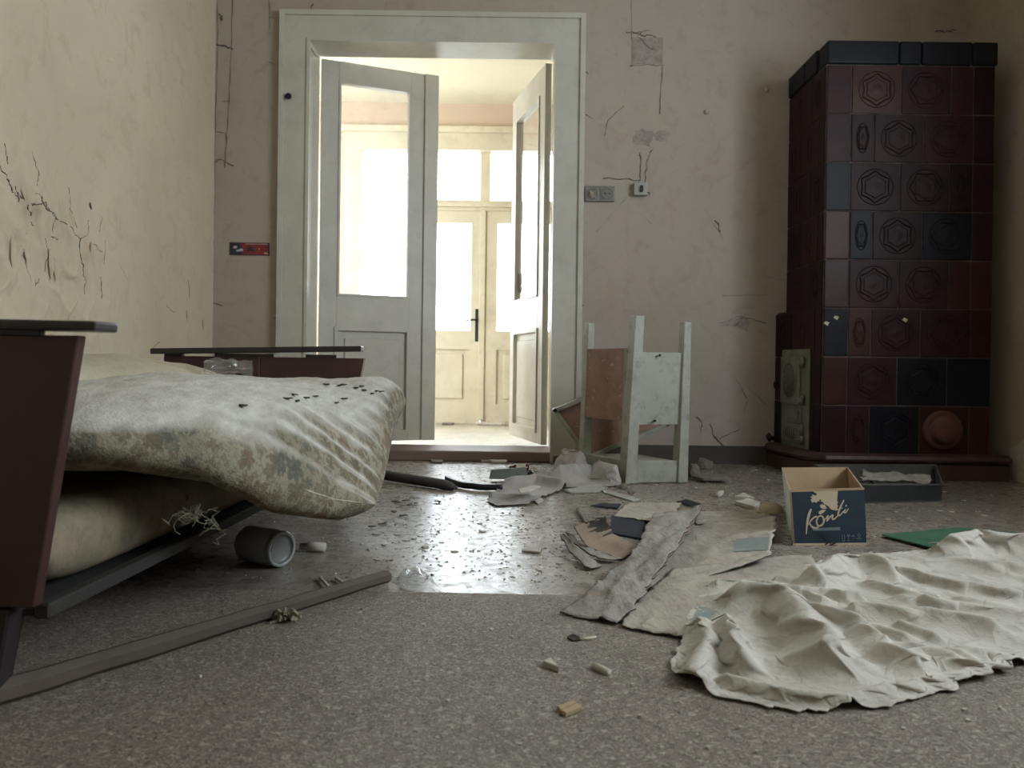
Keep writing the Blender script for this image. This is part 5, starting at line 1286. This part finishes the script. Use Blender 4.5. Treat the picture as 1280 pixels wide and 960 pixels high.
stick('light_splinter', F(420, 723, .006), F(438, 735, .008), .0045, .003, 'plaster', 'pale splinter touching the pole near its cut end', 'splinter')
# crumpled clear film near the pole end
rows = [(F(505, 722), F(525, 719)), (F(500, 733), F(545, 733)), (F(506, 741), F(566, 742))]
cloth('plastic_film', rows, 22, 24, [([F(508, 728), F(520, 726), F(535, 738)], .03, .018)], .12, 25, 'film', 'crumpled clear plastic film on the floor right of the pole end', 'plastic', 31, gnd=.004)
# leaves under the mattress edge
for i, (a, b) in enumerate([(508, 627), (515, 624), (498, 629), (504, 634), (512, 632), (492, 641), (503, 646), (520, 630), (547, 628), (465, 660), (480, 655), (494, 628)]):
    c = F(a, b, .002); leaf_obj('dry_leaf', c, .017, i*1.1, 'leaf', 'dark dry leaf scrap on the floor beside the mattress', 'leaf', 'dry leaves on the floor by the mattress', 50+i)
# white flakes
fl = random.Random(77)
spots = [(507, 676), (517, 674), (480, 682), (530, 684), (498, 669), (496, 668), (548, 665), (600, 655), (604, 665), (568, 690), (474, 700), (475, 655), (470, 668), (712, 681), (700, 705), (673, 660), (1180, 615), (1205, 626),
         (1270, 611), (1080, 672), (1092, 671), (1120, 640), (1190, 640), (1175, 639), (1230, 645), (1110, 650), (870, 600), (925, 590), (945, 588), (898, 583), (930, 583), (960, 600), (870, 610), (960, 655), (615, 790), (585, 765),
         (450, 770), (530, 785), (560, 800), (640, 800), (360, 800), (310, 795), (300, 792), (420, 850), (325, 905), (250, 850), (410, 890), (480, 900), (560, 880), (790, 860), (800, 900), (925, 915), (945, 945), (1130, 915), (1205, 892), (1210, 905), (1250, 890), (885, 940), (650, 935), (540, 850)]
for i, (a, b) in enumerate(spots):
    c = F(a, b, 0); k = fl.uniform(.003, .006) if b > 740 else fl.uniform(.007, .015); th0 = fl.uniform(0, 6); n = fl.choice((4, 5, 6)); z0 = .0042 if c.y < 1.9 else .0005
    if b > 840: k *= .75
    pts = [(c.x+k*math.cos(th0+2*math.pi*j/n)*fl.uniform(.6, 1.1), c.y+k*math.sin(th0+2*math.pi*j/n)*fl.uniform(.5, 1.0), z0) for j in range(n)]
    tag(prism('plaster_flake', pts, (0, 0, fl.uniform(.002, .004)), 'plaster'), *(('tiny pale plaster flake on the bare fibreboard in the foreground', 'plaster flake', 'plaster flakes on the front fibreboard') if b > 745 else
      ('pale plaster flake on the shiny floor between mattress and cardboard', 'plaster flake', 'plaster flakes on the shiny floor') if a < 720 else
      ('pale plaster flake on the floor around the suitcase and green mat', 'plaster flake', 'plaster flakes by the suitcase and mat') if a > 1000 else
      ('pale plaster flake on the floor between upturned stand and blue box', 'plaster flake', 'plaster flakes right of the stand')))
# countless crumbs: stuff
def crumbs(name, mat, n, smin, smax, region, sd, label):
    r_ = random.Random(sd); vs = []; fs = []
    k = 0
    while k < n:
        a, b, w_ = r_.choices(region, weights=[q[2] for q in region])[0]
        x = r_.gauss(a[0], b[0]); y = r_.gauss(a[1], b[1])
        if not (XL+.1 < x < XR-.1 and .7 < y < YB-.08): continue
        if x > SX0-.16 and y > 3.5: continue
        s = r_.uniform(smin, smax)*(1.4 if r_.random() < .08 else 1); z0 = .0041 if y < 1.82 else 0.0002; t = r_.uniform(0, 6.28); m = len(vs)
        if y < 1.8: s *= .7
        pr = [(x+s*math.cos(t+q)*r_.uniform(.5, 1), y+s*math.sin(t+q)*r_.uniform(.4, 1)) for q in (0, 2.1, 4.2)]
        vs += [(p[0], p[1], z0) for p in pr]+[(x, y, z0+s*r_.uniform(.15, .5))]
        fs += [(m, m+1, m+3), (m+1, m+2, m+3), (m+2, m, m+3)]; k += 1
    o = mk(name, vs, fs, mat); tag(o, label, 'debris'); o['kind'] = 'stuff'
reg_far = [((.0, 3.0), (.55, .5), 3), ((.5, 2.9), (.5, .5), 4), ((-.1, 2.3), (.35, .35), 2.5), ((1.0, 3.6), (.6, .3), 2.5), ((.3, 3.75), (.7, .18), 3), ((1.4, 2.7), (.6, .4), 1.2), ((-.2, 1.95), (.4, .15), 1), ((.6, 3.3), (.25, .15), 2)]
reg_near = [((.1, 1.45), (.6, .3), 1)]
crumbs('dark_crumbs', 'crumb', 1500, .0012, .007, reg_far, 1, 'dark crumbs of soil and rubble strewn over the far floor')
crumbs('pale_crumbs', 'crumb_pale', 3600, .0015, .009, reg_far, 2, 'pale plaster crumbs strewn over the far floor')
crumbs('wood_crumbs', 'crumb_pale', 900, .0012, .004, reg_near, 3, 'fine pale chips strewn over the front fibreboard floor')
crumbs('soil_crumbs', 'crumb', 400, .0012, .004, reg_near, 4, 'fine dark crumbs strewn over the front fibreboard floor')
# debris on the verandah floor by its far door and on the threshold
for i, (px_, py_, w_) in enumerate(((560, 527, .10), (612, 529, .22), (640, 531, .12))):
    c = P(px_, py_, 6.35); tag(box('rubble_strip', c.x-w_/2, c.x+w_/2, 6.34, 6.42, VZ+.001, VZ+.016+.005*i, 'plaster_dark' if i == 0 else 'plaster', None, .004), ['grey rubble strip at the foot of the verandah door, left', 'pale rubble strip at the middle foot of the verandah door', 'pale rubble strip at the foot of the verandah door, right'][i], 'rubble')
for o in bpy.data.objects:
    if 'org' in o: del o['org']
